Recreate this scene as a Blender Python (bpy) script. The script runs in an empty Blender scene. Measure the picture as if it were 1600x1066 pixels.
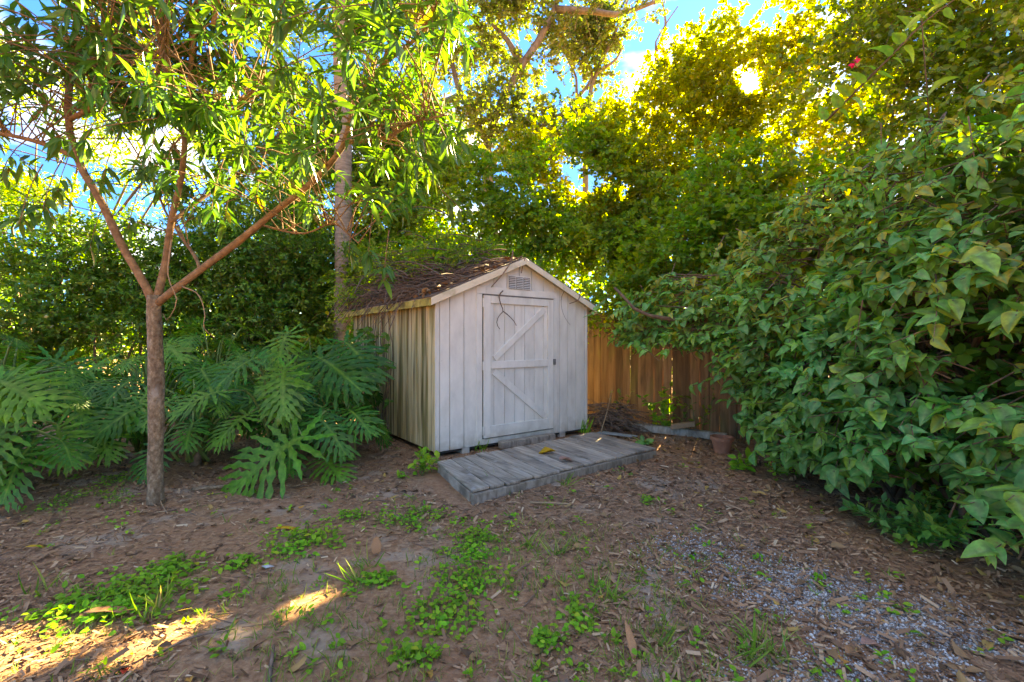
import bpy, math, random
import numpy as np
from mathutils import Matrix, Vector, Euler
rng = np.random.default_rng(7)
random.seed(7)
S = bpy.context.scene
COL = S.collection

# ------------------------------------------------------------------ camera, sky, sun, exposure
CAMH = 1.35
F = 711.1
cam = bpy.data.cameras.new('camera'); cam.lens = 16; cam.sensor_width = 36; cam.clip_end = 3000; cam.clip_start = 0.05
co = bpy.data.objects.new('camera', cam); COL.objects.link(co)
co.location = (0, 0, CAMH); co.rotation_euler = (math.radians(90), 0, 0)
S.camera = co
SUN_EL, SUN_AZ = math.radians(30), math.radians(26)      # azimuth measured from +Y towards +X
SD = np.array([math.sin(SUN_AZ)*math.cos(SUN_EL), math.cos(SUN_AZ)*math.cos(SUN_EL), math.sin(SUN_EL)])
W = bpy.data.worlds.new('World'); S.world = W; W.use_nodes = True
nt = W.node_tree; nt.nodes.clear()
sky = nt.nodes.new('ShaderNodeTexSky'); sky.sky_type = 'NISHITA'; sky.sun_disc = False
sky.sun_elevation = SUN_EL; sky.sun_rotation = SUN_AZ
sky.air_density = 1.0; sky.dust_density = 0.2; sky.ozone_density = 2.0
hs = nt.nodes.new('ShaderNodeHueSaturation'); hs.inputs['Saturation'].default_value = 1.6
tn = nt.nodes.new('ShaderNodeMixRGB'); tn.blend_type = 'MULTIPLY'; tn.inputs['Fac'].default_value = 1; tn.inputs['Color2'].default_value = (.13, .38, 1.02, 1)
gm = nt.nodes.new('ShaderNodeGamma'); gm.inputs['Gamma'].default_value = 0.45
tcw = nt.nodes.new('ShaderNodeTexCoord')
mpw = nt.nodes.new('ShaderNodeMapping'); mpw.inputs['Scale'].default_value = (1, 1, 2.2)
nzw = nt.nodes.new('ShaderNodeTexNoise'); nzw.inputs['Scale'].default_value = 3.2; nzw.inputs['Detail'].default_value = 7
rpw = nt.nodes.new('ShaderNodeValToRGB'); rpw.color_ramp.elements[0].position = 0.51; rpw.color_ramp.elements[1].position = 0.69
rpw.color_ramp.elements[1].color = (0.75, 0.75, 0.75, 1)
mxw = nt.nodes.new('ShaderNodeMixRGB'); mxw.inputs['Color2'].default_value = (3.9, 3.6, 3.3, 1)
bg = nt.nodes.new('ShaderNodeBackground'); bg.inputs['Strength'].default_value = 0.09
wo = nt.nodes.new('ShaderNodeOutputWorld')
L = nt.links.new
L(sky.outputs[0], gm.inputs['Color']); L(gm.outputs[0], hs.inputs['Color']); L(hs.outputs[0], tn.inputs['Color1']); L(tn.outputs[0], mxw.inputs['Color1'])
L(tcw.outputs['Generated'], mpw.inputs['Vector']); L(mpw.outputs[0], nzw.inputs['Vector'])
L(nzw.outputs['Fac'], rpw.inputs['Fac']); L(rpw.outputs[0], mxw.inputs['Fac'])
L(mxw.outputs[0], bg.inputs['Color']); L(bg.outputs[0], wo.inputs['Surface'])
sl = bpy.data.lights.new('sun', 'SUN'); sl.energy = 5.0; sl.angle = math.radians(0.5); sl.color = (1, 0.87, 0.66)
so = bpy.data.objects.new('sun', sl); COL.objects.link(so)
so.rotation_euler = Vector(SD).to_track_quat('Z', 'Y').to_euler()
S.view_settings.view_transform = 'Standard'; S.view_settings.look = 'None'
S.view_settings.exposure = 4.08; S.view_settings.use_white_balance = True; S.view_settings.white_balance_temperature = 10400; S.view_settings.white_balance_tint = -5; S.view_settings.gamma = 1.0
S.render.engine = 'CYCLES'
S.cycles.max_bounces = 7; S.cycles.diffuse_bounces = 4; S.cycles.glossy_bounces = 2
S.cycles.transmission_bounces = 4; S.cycles.transparent_max_bounces = 4
S.cycles.caustics_reflective = False; S.cycles.caustics_refractive = False
S.cycles.use_denoising = True

# ------------------------------------------------------------------ helpers
def P(px, py, Z):
    """a point of the place: its direction as seen in the photograph and its distance Z ahead"""
    return np.array([(px-800)/F*Z, Z, CAMH+(533-py)/F*Z])
def G(px, py):
    Z = CAMH*F/(py-533)
    return np.array([(px-800)/F*Z, Z, 0.0])
def nrm(a):
    a = np.asarray(a, float)
    return a/np.maximum(np.linalg.norm(a, axis=-1, keepdims=True), 1e-9)
_K = rng.normal(size=(24, 3)); _PH = rng.uniform(0, 6.28, 24)
def snoise(p, freq):
    """smooth value noise in -1..1 made from waves"""
    q = np.asarray(p)@(_K.T*freq)+_PH
    return np.sin(q[..., :12]+1.3*np.sin(q[..., 12:])).mean(-1)*2.2
def gz(x, y):
    x = np.asarray(x, float); y = np.asarray(y, float)
    p = np.stack([x, y, x*0], -1)
    d = np.clip(1-np.hypot(x, y-3)/14, 0, 1)
    return d*(0.022*snoise(p, 1.1)+0.010*snoise(p+5, 3.7)+0.005*snoise(p+9, 11))-0.004

def mesh_from(name, V, loops, sizes, attrs=None, smooth=False):
    me = bpy.data.meshes.new(name)
    V = np.ascontiguousarray(V, np.float32); loops = np.ascontiguousarray(loops, np.int32)
    sizes = np.ascontiguousarray(sizes, np.int32)
    me.vertices.add(len(V)); me.vertices.foreach_set('co', V.ravel())
    me.loops.add(len(loops)); me.loops.foreach_set('vertex_index', loops)
    me.polygons.add(len(sizes))
    me.polygons.foreach_set('loop_start', np.concatenate([[0], np.cumsum(sizes)[:-1]]).astype(np.int32))
    if smooth: me.polygons.foreach_set('use_smooth', np.ones(len(sizes), bool))
    for k, (dom, a) in (attrs or {}).items():
        at = me.attributes.new(k, 'FLOAT', dom); at.data.foreach_set('value', np.ascontiguousarray(a, np.float32))
    me.update(calc_edges=True)
    return me
def link(name, me, mat, parent=None):
    o = bpy.data.objects.new(name, me); COL.objects.link(o)
    if mat is not None and not me.materials: me.materials.append(mat)
    if parent is not None: o.parent = parent
    return o
def thing(name, label, cat, loc=(0, 0, 0), rz=0, group=None):
    o = bpy.data.objects.new(name, None); COL.objects.link(o)
    o.location = loc; o.rotation_euler = (0, 0, rz); o.empty_display_size = 0.1
    return tag(o, label, cat, group)
def tag(o, label=None, cat=None, group=None, kind=None):
    if label: o['label'] = label
    if cat: o['category'] = cat
    if group: o['group'] = group
    if kind: o['kind'] = kind
    return o

class MB:
    """collects boxes and prisms into one mesh"""
    def __init__(s): s.v = []; s.f = []
    def hexa(s, p):      # 8 points: bottom 4 ccw, top 4
        n = len(s.v); s.v += [tuple(q) for q in p]
        s.f += [(n, n+3, n+2, n+1), (n+4, n+5, n+6, n+7)]+[(n+i, n+(i+1) % 4, n+4+(i+1) % 4, n+4+i) for i in range(4)]
        return s
    def box(s, x0, x1, y0, y1, z0, z1):
        return s.hexa([(x0, y0, z0), (x1, y0, z0), (x1, y1, z0), (x0, y1, z0), (x0, y0, z1), (x1, y0, z1), (x1, y1, z1), (x0, y1, z1)])
    def prism(s, poly, y0, y1):   # polygon in xz (ccw seen from -y) extruded in y
        n = len(s.v); m = len(poly)
        s.v += [(a, y0, b) for a, b in poly]+[(a, y1, b) for a, b in poly]
        s.f += [tuple(range(n, n+m)), tuple(range(n+2*m-1, n+m-1, -1))]
        s.f += [(n+i, n+m+i, n+m+(i+1) % m, n+(i+1) % m) for i in range(m)]
        return s
    def build(s, name, mat, parent=None, bevel=0.0):
        me = bpy.data.meshes.new(name); me.from_pydata(s.v, [], s.f); me.update()
        o = link(name, me, mat, parent)
        if bevel:
            b = o.modifiers.new('bevel', 'BEVEL'); b.width = bevel; b.segments = 1; b.limit_method = 'ANGLE'
        return o

def tubes(paths, radii, sides=5, cap=False):
    """paths (m,k,3), radii (m,k) -> V, loops, sizes of m tubes"""
    paths = np.asarray(paths, float); radii = np.asarray(radii, float)
    m, k, _ = paths.shape
    T = nrm(np.gradient(paths, axis=1))
    ref = np.where(np.abs(T[..., 2:3]) > 0.9, np.array([1., 0, 0]), np.array([0, 0, 1.]))
    mean = nrm(T.mean(1, keepdims=True))
    ref = np.where(np.abs(mean[..., 2:3]) > 0.75, np.array([1., 0.1, 0]), np.array([0, 0.05, 1.]))+0*T
    A = nrm(np.cross(T, ref)); B = np.cross(T, A)
    an = np.linspace(0, 2*np.pi, sides, endpoint=False)
    V = paths[:, :, None]+radii[:, :, None, None]*(A[:, :, None]*np.cos(an)[None, None, :, None]+B[:, :, None]*np.sin(an)[None, None, :, None])
    idx = np.arange(m*k*sides).reshape(m, k, sides)
    q = np.stack([idx[:, :-1], np.roll(idx, -1, 2)[:, :-1], np.roll(idx, -1, 2)[:, 1:], idx[:, 1:]], -1).reshape(-1, 4)
    loops = q.ravel(); sizes = np.full(len(q), 4)
    if cap:
        c = np.concatenate([idx[:, 0, ::-1], idx[:, -1]], 0)
        loops = np.concatenate([loops, c.ravel()]); sizes = np.concatenate([sizes, np.full(len(c), sides)])
    return V.reshape(-1, 3), loops, sizes
def join(parts):
    Vs, Ls, Ss, n = [], [], [], 0
    for V, l, s in parts:
        Vs.append(V); Ls.append(np.asarray(l)+n); Ss.append(s); n += len(V)
    return np.concatenate(Vs), np.concatenate(Ls), np.concatenate(Ss)
def spline(pts, k=16):
    pts = np.asarray(pts, float); n = len(pts)
    d = np.concatenate([[0], np.cumsum(np.linalg.norm(np.diff(pts, axis=0), axis=1))])
    t = np.linspace(0, d[-1], k); out = []
    pe = np.vstack([2*pts[0]-pts[1], pts, 2*pts[-1]-pts[-2]])
    for x in t:
        i = min(np.searchsorted(d, x, 'right')-1, n-2); u = (x-d[i])/max(d[i+1]-d[i], 1e-9)
        a, b, c, e = pe[i], pe[i+1], pe[i+2], pe[i+3]
        out.append(0.5*(2*b+(c-a)*u+(2*a-5*b+4*c-e)*u*u+(3*b-a-3*c+e)*u**3))
    return np.array(out)
def limb(pts, r0, r1, k=18, sides=9, wob=0.0):
    p = spline(pts, k)
    if wob: p = p+wob*np.stack([snoise(p, 3.), snoise(p+7, 3.), 0*p[:, 0]], -1)
    r = np.linspace(r0, r1, k)*(1+0.06*snoise(p*1.0, 6))
    return tubes(p[None], r[None], sides, cap=True)

# leaf shapes: a strip along +Y, folded on the midrib, tip at y = 1
def strip_leaf(ts, ws, fold=0.25, curl=0.15, wave=0.0):
    V = []; lp = []; vein = []
    for i, (t, w) in enumerate(zip(ts, ws)):
        z = -curl*t*t; wz = wave*math.sin(i*2.4)
        V += [(-w, t, z+fold*w+wz), (0, t, z), (w, t, z+fold*w-wz)]; vein += [0, 1, 0]
    for i in range(len(ts)-1):
        a = 3*i; lp += [(a, a+1, a+4, a+3), (a+1, a+2, a+5, a+4)]
    return np.array(V), np.array(lp).ravel(), np.full(len(lp), 4), np.array(vein, float)
T_SMALL = (np.array([(0, 0, 0), (0.24, 0.45, 0.05), (0, 1, -0.08), (-0.24, 0.45, 0.05)], float), np.array([0, 1, 2, 0, 2, 3]), np.array([3, 3]), np.zeros(4))
T_ROUND = (np.array([(0, 0, 0), (0.3, 0.25, 0.05), (0.3, 0.62, 0.04), (0, 1, -0.1), (-0.3, 0.62, 0.04), (-0.3, 0.25, 0.05)], float), np.array([0, 1, 2, 3, 0, 3, 4, 5]), np.array([4, 4]), np.zeros(6))
T_MANGO = strip_leaf([0, .18, .42, .68, .88, 1], [.012, .085, .125, .105, .05, .004], .35, .30, .012)
T_HEART = strip_leaf([-.10, 0, .18, .42, .66, .86, 1.02], [.20, .33, .42, .40, .27, .12, .01], .22, .22, .012)
T_HEARTS = [T_HEART, strip_leaf([-.08, 0, .18, .42, .66, .86, 1.02], [.15, .30, .38, .35, .23, .10, .01], .10, .10, .02), strip_leaf([-.12, 0, .18, .42, .66, .86, 1.0], [.22, .34, .43, .40, .29, .13, .01], .45, .40, .02), strip_leaf([-.05, .05, .22, .45, .7, .9, 1.0], [.12, .26, .33, .30, .20, .08, .01], .25, .55, .015)]
T_MANGOS = [T_MANGO, strip_leaf([0, .18, .42, .68, .88, 1], [.012, .07, .105, .09, .04, .004], .25, .10, .01), strip_leaf([0, .18, .42, .68, .88, 1], [.012, .08, .115, .10, .05, .004], .5, .55, .02)]
T_OVAL = strip_leaf([0, .2, .5, .8, 1], [.03, .22, .3, .2, .02], .2, .15, .01)
T_BLADE = strip_leaf([0, .35, .7, 1], [.03, .03, .022, .002], .3, .30)
T_DRY = strip_leaf([0, .2, .5, .8, 1], [.02, .2, .27, .17, .01], .7, .25, .05)

def frames(d, n):
    d = nrm(d); x = nrm(np.cross(d, n)); z = np.cross(x, d)
    return np.stack([x, d, z], -1)
def leaves_geo(tpl, pos, R, size):
    tv, tl, ts, _ = tpl; m = len(pos); nv = len(tv)
    V = np.einsum('mij,vj->mvi', R, tv)*np.asarray(size)[:, None, None]+pos[:, None]
    loops = (tl[None]+(np.arange(m)*nv)[:, None]).ravel()
    return V.reshape(-1, 3), loops, np.tile(ts, m)
def leaf_obj(name, tpl, pos, R, size, rnd, mat, parent=None, smooth=False):
    V, l, s = leaves_geo(tpl, pos, R, size)
    at = {'rnd': ('FACE', np.repeat(rnd, len(tpl[2]))), 'vein': ('POINT', np.tile(tpl[3], len(pos)))}
    o = link(name, mesh_from(name, V, l, s, at, smooth), mat, parent)
    return o
def pick_apart(name, tpls, pos, R, size, rnd, mat, parent, nmax=300, rest='foliage'):
    """the nmax leaves that show largest as objects of their own that share a few meshes, the rest as one part"""
    if isinstance(tpls, tuple): tpls = [tpls]
    px = 800+F*pos[:, 0]/np.maximum(pos[:, 1], .1); py = 533-F*(pos[:, 2]-CAMH)/np.maximum(pos[:, 1], .1)
    vis = (px > -20) & (px < 1620) & (py > -20) & (py < 1090) & (pos[:, 1] > .5)
    facing = np.abs(np.einsum('mi,mi->m', R[:, :, 2], nrm(pos-np.array([0, 0, CAMH]))))
    sc = np.where(vis, size/np.maximum(pos[:, 1], .1)*(0.3+facing), 0)
    order = np.argsort(-sc); near = order[:nmax]; near = near[sc[near] > 0]; far = np.setdiff1d(np.arange(len(pos)), near)
    which = rng.integers(0, len(tpls), len(pos)); base = {}
    inv = np.array(parent.location)
    for i in near:
        key = (which[i], min(int(rnd[i]*8), 7)); tpl = tpls[key[0]]
        if key not in base:
            base[key] = mesh_from(name, tpl[0], tpl[1], tpl[2], {'rnd': ('FACE', np.full(len(tpl[2]), (key[1]+.5)/8)), 'vein': ('POINT', tpl[3])}, True)
            base[key].materials.append(mat)
        o = bpy.data.objects.new(name, base[key])
        Mx = Matrix(R[i].tolist()).to_4x4()@Matrix.Scale(float(size[i]), 4); Mx.translation = Vector(pos[i]-inv)
        o.matrix_local = Mx; o.parent = parent; COL.objects.link(o)
    if len(far):
        geo = []; at = []; vn = []
        for w, tpl in enumerate(tpls):
            j = far[which[far] == w]
            geo.append(leaves_geo(tpl, pos[j]-inv, R[j], size[j])); at.append(np.repeat(rnd[j], len(tpl[2]))); vn.append(np.tile(tpl[3], len(j)))
        o = link(rest, mesh_from(rest, *join(geo), {'rnd': ('FACE', np.concatenate(at)), 'vein': ('POINT', np.concatenate(vn))}, True), mat, parent); o['kind'] = 'stuff'

def leaves_on_twigs(st, d, ln, nl, droop, size, up=0.6, out=0.3, rand=0.5, side=0.9, hang=0.0, jitter=.25, t0=.15):
    """nl leaves set alternately along each twig -> pos, R, size, rnd (and the twig paths)"""
    m = len(st); d = nrm(d)
    t = (t0+(1-t0)*(np.arange(nl)+.5)/nl)[None, :, None]+rng.normal(0, .02, (m, nl, 1))
    g = np.array([0, 0, -1.0])
    pos = st[:, None]+d[:, None]*ln[:, None, None]*t+g*(droop*ln[:, None, None]*t*t)
    tan = nrm(d[:, None]+2*droop*g*t)
    a = nrm(np.cross(d, np.array([0.02, 0.03, 1.])))[:, None]; b = np.cross(np.broadcast_to(tan, (m, nl, 3)), np.broadcast_to(a, (m, nl, 3)))
    ang = (np.arange(nl)*2.4)[None, :, None]+rng.uniform(0, 6.28, (m, 1, 1))
    sv = a*np.cos(ang)+b*np.sin(ang)*0.6
    ld = nrm(tan*(1-side*.55)+sv*side+g*hang+rng.normal(0, jitter, (m, nl, 3)))
    n = nrm(np.array([0, 0, up])+d[:, None]*out+rng.normal(0, rand, (m, nl, 3)))
    sz = size*rng.uniform(.6, 1.2, (m, nl))
    rnd = np.clip(rng.uniform(0, 1, (m, nl))*.75+rng.uniform(0, .25, (m, 1)), 0, .999)
    pos, ld, n = pos.reshape(-1, 3), ld.reshape(-1, 3), n.reshape(-1, 3)
    kk = np.linspace(0, 1, 4)[None, :, None]
    path = st[:, None]+d[:, None]*ln[:, None, None]*kk+g*(droop*ln[:, None, None]*kk*kk)
    return pos, frames(ld, n), sz.ravel(), rnd.ravel(), path

# shafts that stay open through the leaves: where the sun reaches the yard, and where it shows between the branches
SHAFTS = [(np.array([-2.3, 1.85, 0.]), SD, .28), (np.array([-2.65, 1.6, 0.]), SD, .30), (np.array([-1.95, 2.2, 0.]), SD, .22), (np.array([-1.6, 2.05, 0.]), SD, .14), (np.array([-1.05, 2.35, 0.]), SD, .12),
          (np.array([0, 0, CAMH]), nrm(P(1172, 130, 1.)-np.array([0, 0, CAMH])), .20)]
def open_shaft(p, pad=0.0):
    ok = np.ones(len(p), bool)
    for o, d, r in SHAFTS:
        v = p-o; t = v@d
        ok &= (np.linalg.norm(v-t[:, None]*d, axis=1) > r+pad) | (t < 0)
    return ok
def blob_starts(blobs, n, bias=.45, hole=None, hfreq=1.0):
    """n twig roots in a union of ellipsoids (cx,cy,cz,rx,ry,rz), thicker towards the outside, with holes"""
    B = np.array(blobs, float); vol = np.prod(B[:, 3:], axis=1)**(2/3)
    k = rng.choice(len(B), int(n*1.0), p=vol/vol.sum())
    u = nrm(rng.normal(size=(len(k), 3))); r = rng.uniform(0, 1, len(k))**bias
    p = B[k, :3]+u*r[:, None]*B[k, 3:]
    ok = p[:, 2] > 0.05
    if hole is not None: ok &= snoise(p, hfreq) > hole
    px = 800+F*p[:, 0]/np.maximum(p[:, 1], .1)
    ok &= (px > -450) & (px < 2050)
    return p[ok], nrm(u[ok]/B[k[ok], 3:]*B[k[ok], 3:].mean(1, keepdims=True))
def bl(px, py, Z, rx, rz, ry=None):
    c = P(px, py, Z); return (*c, rx, ry or rx*.6, rz)

# ------------------------------------------------------------------ materials
def newmat(name):
    m = bpy.data.materials.new(name); m.use_nodes = True; t = m.node_tree; t.nodes.clear()
    out = t.nodes.new('ShaderNodeOutputMaterial'); return m, t, out
def node(t, ty, **kw):
    n = t.nodes.new(ty)
    for k, v in kw.items():
        if hasattr(n, k): setattr(n, k, v)
        else: n.inputs[k].default_value = v
    return n
def ramp(t, stops):
    r = t.nodes.new('ShaderNodeValToRGB'); e = r.color_ramp.elements
    while len(e) < len(stops): e.new(.5)
    for q, (p, c) in zip(e, stops): q.position = p; q.color = (*c, 1)
    return r
def leaf_mat(name, stops, trans=(1.7, 1.55, .5), tmix=.42, gloss=.05, rough=.42, vein=None, spots=0):
    m, t, out = newmat(name); l = t.links.new
    a = node(t, 'ShaderNodeAttribute', attribute_name='rnd'); r = ramp(t, stops); l(a.outputs['Fac'], r.inputs['Fac'])
    c = r.outputs[0]
    if vein:
        v = node(t, 'ShaderNodeAttribute', attribute_name='vein'); pw = node(t, 'ShaderNodeMath', operation='POWER'); pw.inputs[1].default_value = vein[1]
        l(v.outputs['Fac'], pw.inputs[0]); mv = node(t, 'ShaderNodeMixRGB'); mv.inputs['Color2'].default_value = (*vein[0], 1)
        l(pw.outputs[0], mv.inputs['Fac']); l(c, mv.inputs['Color1']); c = mv.outputs[0]
    tc = node(t, 'ShaderNodeTexCoord'); nz = node(t, 'ShaderNodeTexNoise'); nz.inputs['Scale'].default_value = 2.3; nz.inputs['Detail'].default_value = 3
    l(tc.outputs['Object'], nz.inputs['Vector'])
    bc = node(t, 'ShaderNodeHueSaturation'); mr = node(t, 'ShaderNodeMapRange'); mr.inputs['From Min'].default_value = .3; mr.inputs['From Max'].default_value = .7; mr.inputs['To Min'].default_value = .7; mr.inputs['To Max'].default_value = 1.35
    l(nz.outputs['Fac'], mr.inputs['Value']); l(mr.outputs[0], bc.inputs['Value']); l(c, bc.inputs['Color'])
    n3 = node(t, 'ShaderNodeTexNoise'); n3.inputs['Scale'].default_value = 1.1; l(tc.outputs['Object'], n3.inputs['Vector'])
    mh = node(t, 'ShaderNodeMapRange'); mh.inputs['From Min'].default_value = .3; mh.inputs['From Max'].default_value = .7; mh.inputs['To Min'].default_value = .475; mh.inputs['To Max'].default_value = .52; l(n3.outputs['Fac'], mh.inputs['Value']); l(mh.outputs[0], bc.inputs['Hue'])
    c = bc.outputs[0]
    if spots:
        n4 = node(t, 'ShaderNodeTexNoise'); n4.inputs['Scale'].default_value = 26; n4.inputs['Detail'].default_value = 5; gm4 = node(t, 'ShaderNodeNewGeometry'); l(gm4.outputs['Position'], n4.inputs['Vector'])
        m4 = node(t, 'ShaderNodeMapRange'); m4.inputs['From Min'].default_value = .60; m4.inputs['From Max'].default_value = .68; m4.inputs['To Max'].default_value = spots; l(n4.outputs['Fac'], m4.inputs['Value'])
        x4 = node(t, 'ShaderNodeMixRGB'); x4.inputs['Color2'].default_value = (.24, .17, .06, 1); l(m4.outputs[0], x4.inputs['Fac']); l(c, x4.inputs['Color1'])
        m5 = node(t, 'ShaderNodeMapRange'); m5.inputs['From Min'].default_value = .35; m5.inputs['From Max'].default_value = .65; m5.inputs['To Min'].default_value = .75; m5.inputs['To Max'].default_value = 1.25; l(n4.outputs['Fac'], m5.inputs['Value'])
        h5 = node(t, 'ShaderNodeHueSaturation'); l(m5.outputs[0], h5.inputs['Value']); l(x4.outputs[0], h5.inputs['Color']); c = h5.outputs[0]
    df = node(t, 'ShaderNodeBsdfDiffuse'); l(c, df.inputs['Color'])
    mu = node(t, 'ShaderNodeMixRGB', blend_type='MULTIPLY'); mu.inputs['Fac'].default_value = 1; mu.inputs['Color2'].default_value = (*trans, 1); l(c, mu.inputs['Color1'])
    tr = node(t, 'ShaderNodeBsdfTranslucent'); l(mu.outputs[0], tr.inputs['Color'])
    mx = node(t, 'ShaderNodeMixShader'); mx.inputs['Fac'].default_value = tmix; l(df.outputs[0], mx.inputs[1]); l(tr.outputs[0], mx.inputs[2])
    gl = node(t, 'ShaderNodeBsdfGlossy'); gl.inputs['Roughness'].default_value = rough; gl.inputs['Color'].default_value = (1, 1, .95, 1)
    lw = node(t, 'ShaderNodeLayerWeight'); lw.inputs['Blend'].default_value = .25
    ml = node(t, 'ShaderNodeMath', operation='MULTIPLY_ADD'); ml.inputs[1].default_value = .10; ml.inputs[2].default_value = gloss*.25; l(lw.outputs['Fresnel'], ml.inputs[0])
    m2 = node(t, 'ShaderNodeMixShader'); l(ml.outputs[0], m2.inputs['Fac']); l(mx.outputs[0], m2.inputs[1]); l(gl.outputs[0], m2.inputs[2])
    l(m2.outputs[0], out.inputs['Surface'])
    return m
def surf_mat(name, stops, scale=(6, 6, 6), detail=8, rough=.9, bump=.3, bscale=None, per_obj=.25, stain=None, spec=.2, dist=.01, rndattr=False):
    """procedural colour: stretched noise through a ramp, brightness per object, optional stain (colour, scale, lo, hi)"""
    m, t, out = newmat(name); l = t.links.new
    tc = node(t, 'ShaderNodeTexCoord'); oi = node(t, 'ShaderNodeObjectInfo')
    ad = node(t, 'ShaderNodeVectorMath', operation='MULTIPLY_ADD'); ad.inputs[1].default_value = (7.3, 3.1, 5.7)
    l(oi.outputs['Random'], ad.inputs[0]); l(tc.outputs['Object'], ad.inputs[2])
    mp = node(t, 'ShaderNodeMapping'); mp.inputs['Scale'].default_value = scale; l(ad.outputs[0], mp.inputs['Vector'])
    nz = node(t, 'ShaderNodeTexNoise'); nz.inputs['Scale'].default_value = 1; nz.inputs['Detail'].default_value = detail; nz.inputs['Roughness'].default_value = .65
    l(mp.outputs[0], nz.inputs['Vector'])
    r = ramp(t, stops); c = r.outputs[0]
    if rndattr:
        a = node(t, 'ShaderNodeAttribute', attribute_name='rnd'); l(a.outputs['Fac'], r.inputs['Fac'])
    else: l(nz.outputs['Fac'], r.inputs['Fac'])
    if per_obj:
        hv = node(t, 'ShaderNodeHueSaturation'); mr = node(t, 'ShaderNodeMapRange'); mr.inputs['To Min'].default_value = 1-per_obj; mr.inputs['To Max'].default_value = 1+per_obj
        l(oi.outputs['Random'], mr.inputs['Value']); l(mr.outputs[0], hv.inputs['Value']); l(c, hv.inputs['Color']); c = hv.outputs[0]
    if stain:
        for (sc, sscale, lo, hi, amt) in stain:
            m3 = node(t, 'ShaderNodeMapping'); m3.inputs['Scale'].default_value = sscale; l(ad.outputs[0], m3.inputs['Vector'])
            n2 = node(t, 'ShaderNodeTexNoise'); n2.inputs['Scale'].default_value = 1; n2.inputs['Detail'].default_value = 5; l(m3.outputs[0], n2.inputs['Vector'])
            m4 = node(t, 'ShaderNodeMapRange'); m4.inputs['From Min'].default_value = lo; m4.inputs['From Max'].default_value = hi; m4.inputs['To Max'].default_value = amt; l(n2.outputs['Fac'], m4.inputs['Value'])
            mx = node(t, 'ShaderNodeMixRGB'); mx.inputs['Color2'].default_value = (*sc, 1); l(m4.outputs[0], mx.inputs['Fac']); l(c, mx.inputs['Color1']); c = mx.outputs[0]
    b = node(t, 'ShaderNodeBsdfPrincipled'); b.inputs['Roughness'].default_value = rough; b.inputs['Specular IOR Level'].default_value = spec
    l(c, b.inputs['Base Color'])
    if bump:
        bp = node(t, 'ShaderNodeBump'); bp.inputs['Strength'].default_value = bump; bp.inputs['Distance'].default_value = dist
        l(nz.outputs['Fac'], bp.inputs['Height']); l(bp.outputs[0], b.inputs['Normal'])
    l(b.outputs[0], out.inputs['Surface'])
    return m
M = {}
def splash(m):
    t = m.node_tree; l = t.links.new; b = next(n for n in t.nodes if n.type == 'BSDF_PRINCIPLED'); old = b.inputs['Base Color'].links[0].from_socket
    tc = node(t, 'ShaderNodeTexCoord'); sx = node(t, 'ShaderNodeSeparateXYZ'); l(tc.outputs['Object'], sx.inputs[0]); nz = node(t, 'ShaderNodeTexNoise'); nz.inputs['Scale'].default_value = 9; nz.inputs['Detail'].default_value = 8; l(tc.outputs['Object'], nz.inputs['Vector'])
    mr = node(t, 'ShaderNodeMapRange'); mr.inputs['From Min'].default_value = .45; mr.inputs['From Max'].default_value = .03; mr.inputs['To Max'].default_value = 1.1; l(sx.outputs['Z'], mr.inputs['Value'])
    mu = node(t, 'ShaderNodeMath', operation='MULTIPLY'); l(mr.outputs[0], mu.inputs[0]); l(nz.outputs['Fac'], mu.inputs[1]); mp = node(t, 'ShaderNodeMapRange'); mp.inputs['From Min'].default_value = .25; mp.inputs['From Max'].default_value = .75; mp.inputs['To Max'].default_value = .75; l(mu.outputs[0], mp.inputs['Value'])
    mx = node(t, 'ShaderNodeMixRGB'); mx.inputs['Color2'].default_value = (.33, .25, .16, 1); l(mp.outputs[0], mx.inputs['Fac']); l(old, mx.inputs['Color1']); l(mx.outputs[0], b.inputs['Base Color'])
M['paint'] = surf_mat('white_paint', [(.3, (.60, .565, .49)), (.6, (.74, .70, .61)), (.8, (.79, .75, .66))], (5, 5, 2.2), 9, .6, .25, per_obj=.04, dist=.004,
                      stain=[((.36, .30, .22), (9, 9, 1.2), .60, .80, .35), ((.45, .42, .36), (26, 26, 20), .68, .78, .5)])
splash(M['paint'])
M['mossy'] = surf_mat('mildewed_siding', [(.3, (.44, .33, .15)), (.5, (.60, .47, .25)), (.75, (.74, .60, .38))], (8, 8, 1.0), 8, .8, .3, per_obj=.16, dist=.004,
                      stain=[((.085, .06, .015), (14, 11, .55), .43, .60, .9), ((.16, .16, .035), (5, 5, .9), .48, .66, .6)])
M['fascia'] = surf_mat('fascia_paint', [(.3, (.62, .52, .36)), (.7, (.78, .68, .50))], (6, 6, 6), 6, .6, .2, per_obj=.05, dist=.004, stain=[((.25, .20, .06), (5, 5, 5), .56, .74, .7)])
M['eave'] = surf_mat('mossy_eave', [(.3, (.30, .24, .05)), (.7, (.55, .45, .14))], (9, 9, 9), 6, .8, .3, per_obj=.05, dist=.004, stain=[((.10, .07, .03), (6, 6, 6), .5, .66, .8)])
M['gap'] = surf_mat('dark_gap', [(0, (.05, .045, .04)), (1, (.09, .08, .07))], bump=0, per_obj=0)
M['vent'] = surf_mat('vent_plastic', [(.3, (.5, .46, .40)), (.7, (.62, .58, .52))], (12, 12, 12), 4, .5, 0, per_obj=.05)
M['metal'] = surf_mat('old_metal', [(.3, (.10, .09, .08)), (.7, (.22, .20, .18))], (40, 40, 40), 5, .5, .2, per_obj=.1, dist=.001)
M['shingle'] = surf_mat('shingles', [(.3, (.07, .045, .035)), (.7, (.15, .10, .075))], (20, 20, 20), 7, .95, .5, per_obj=.3)
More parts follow.
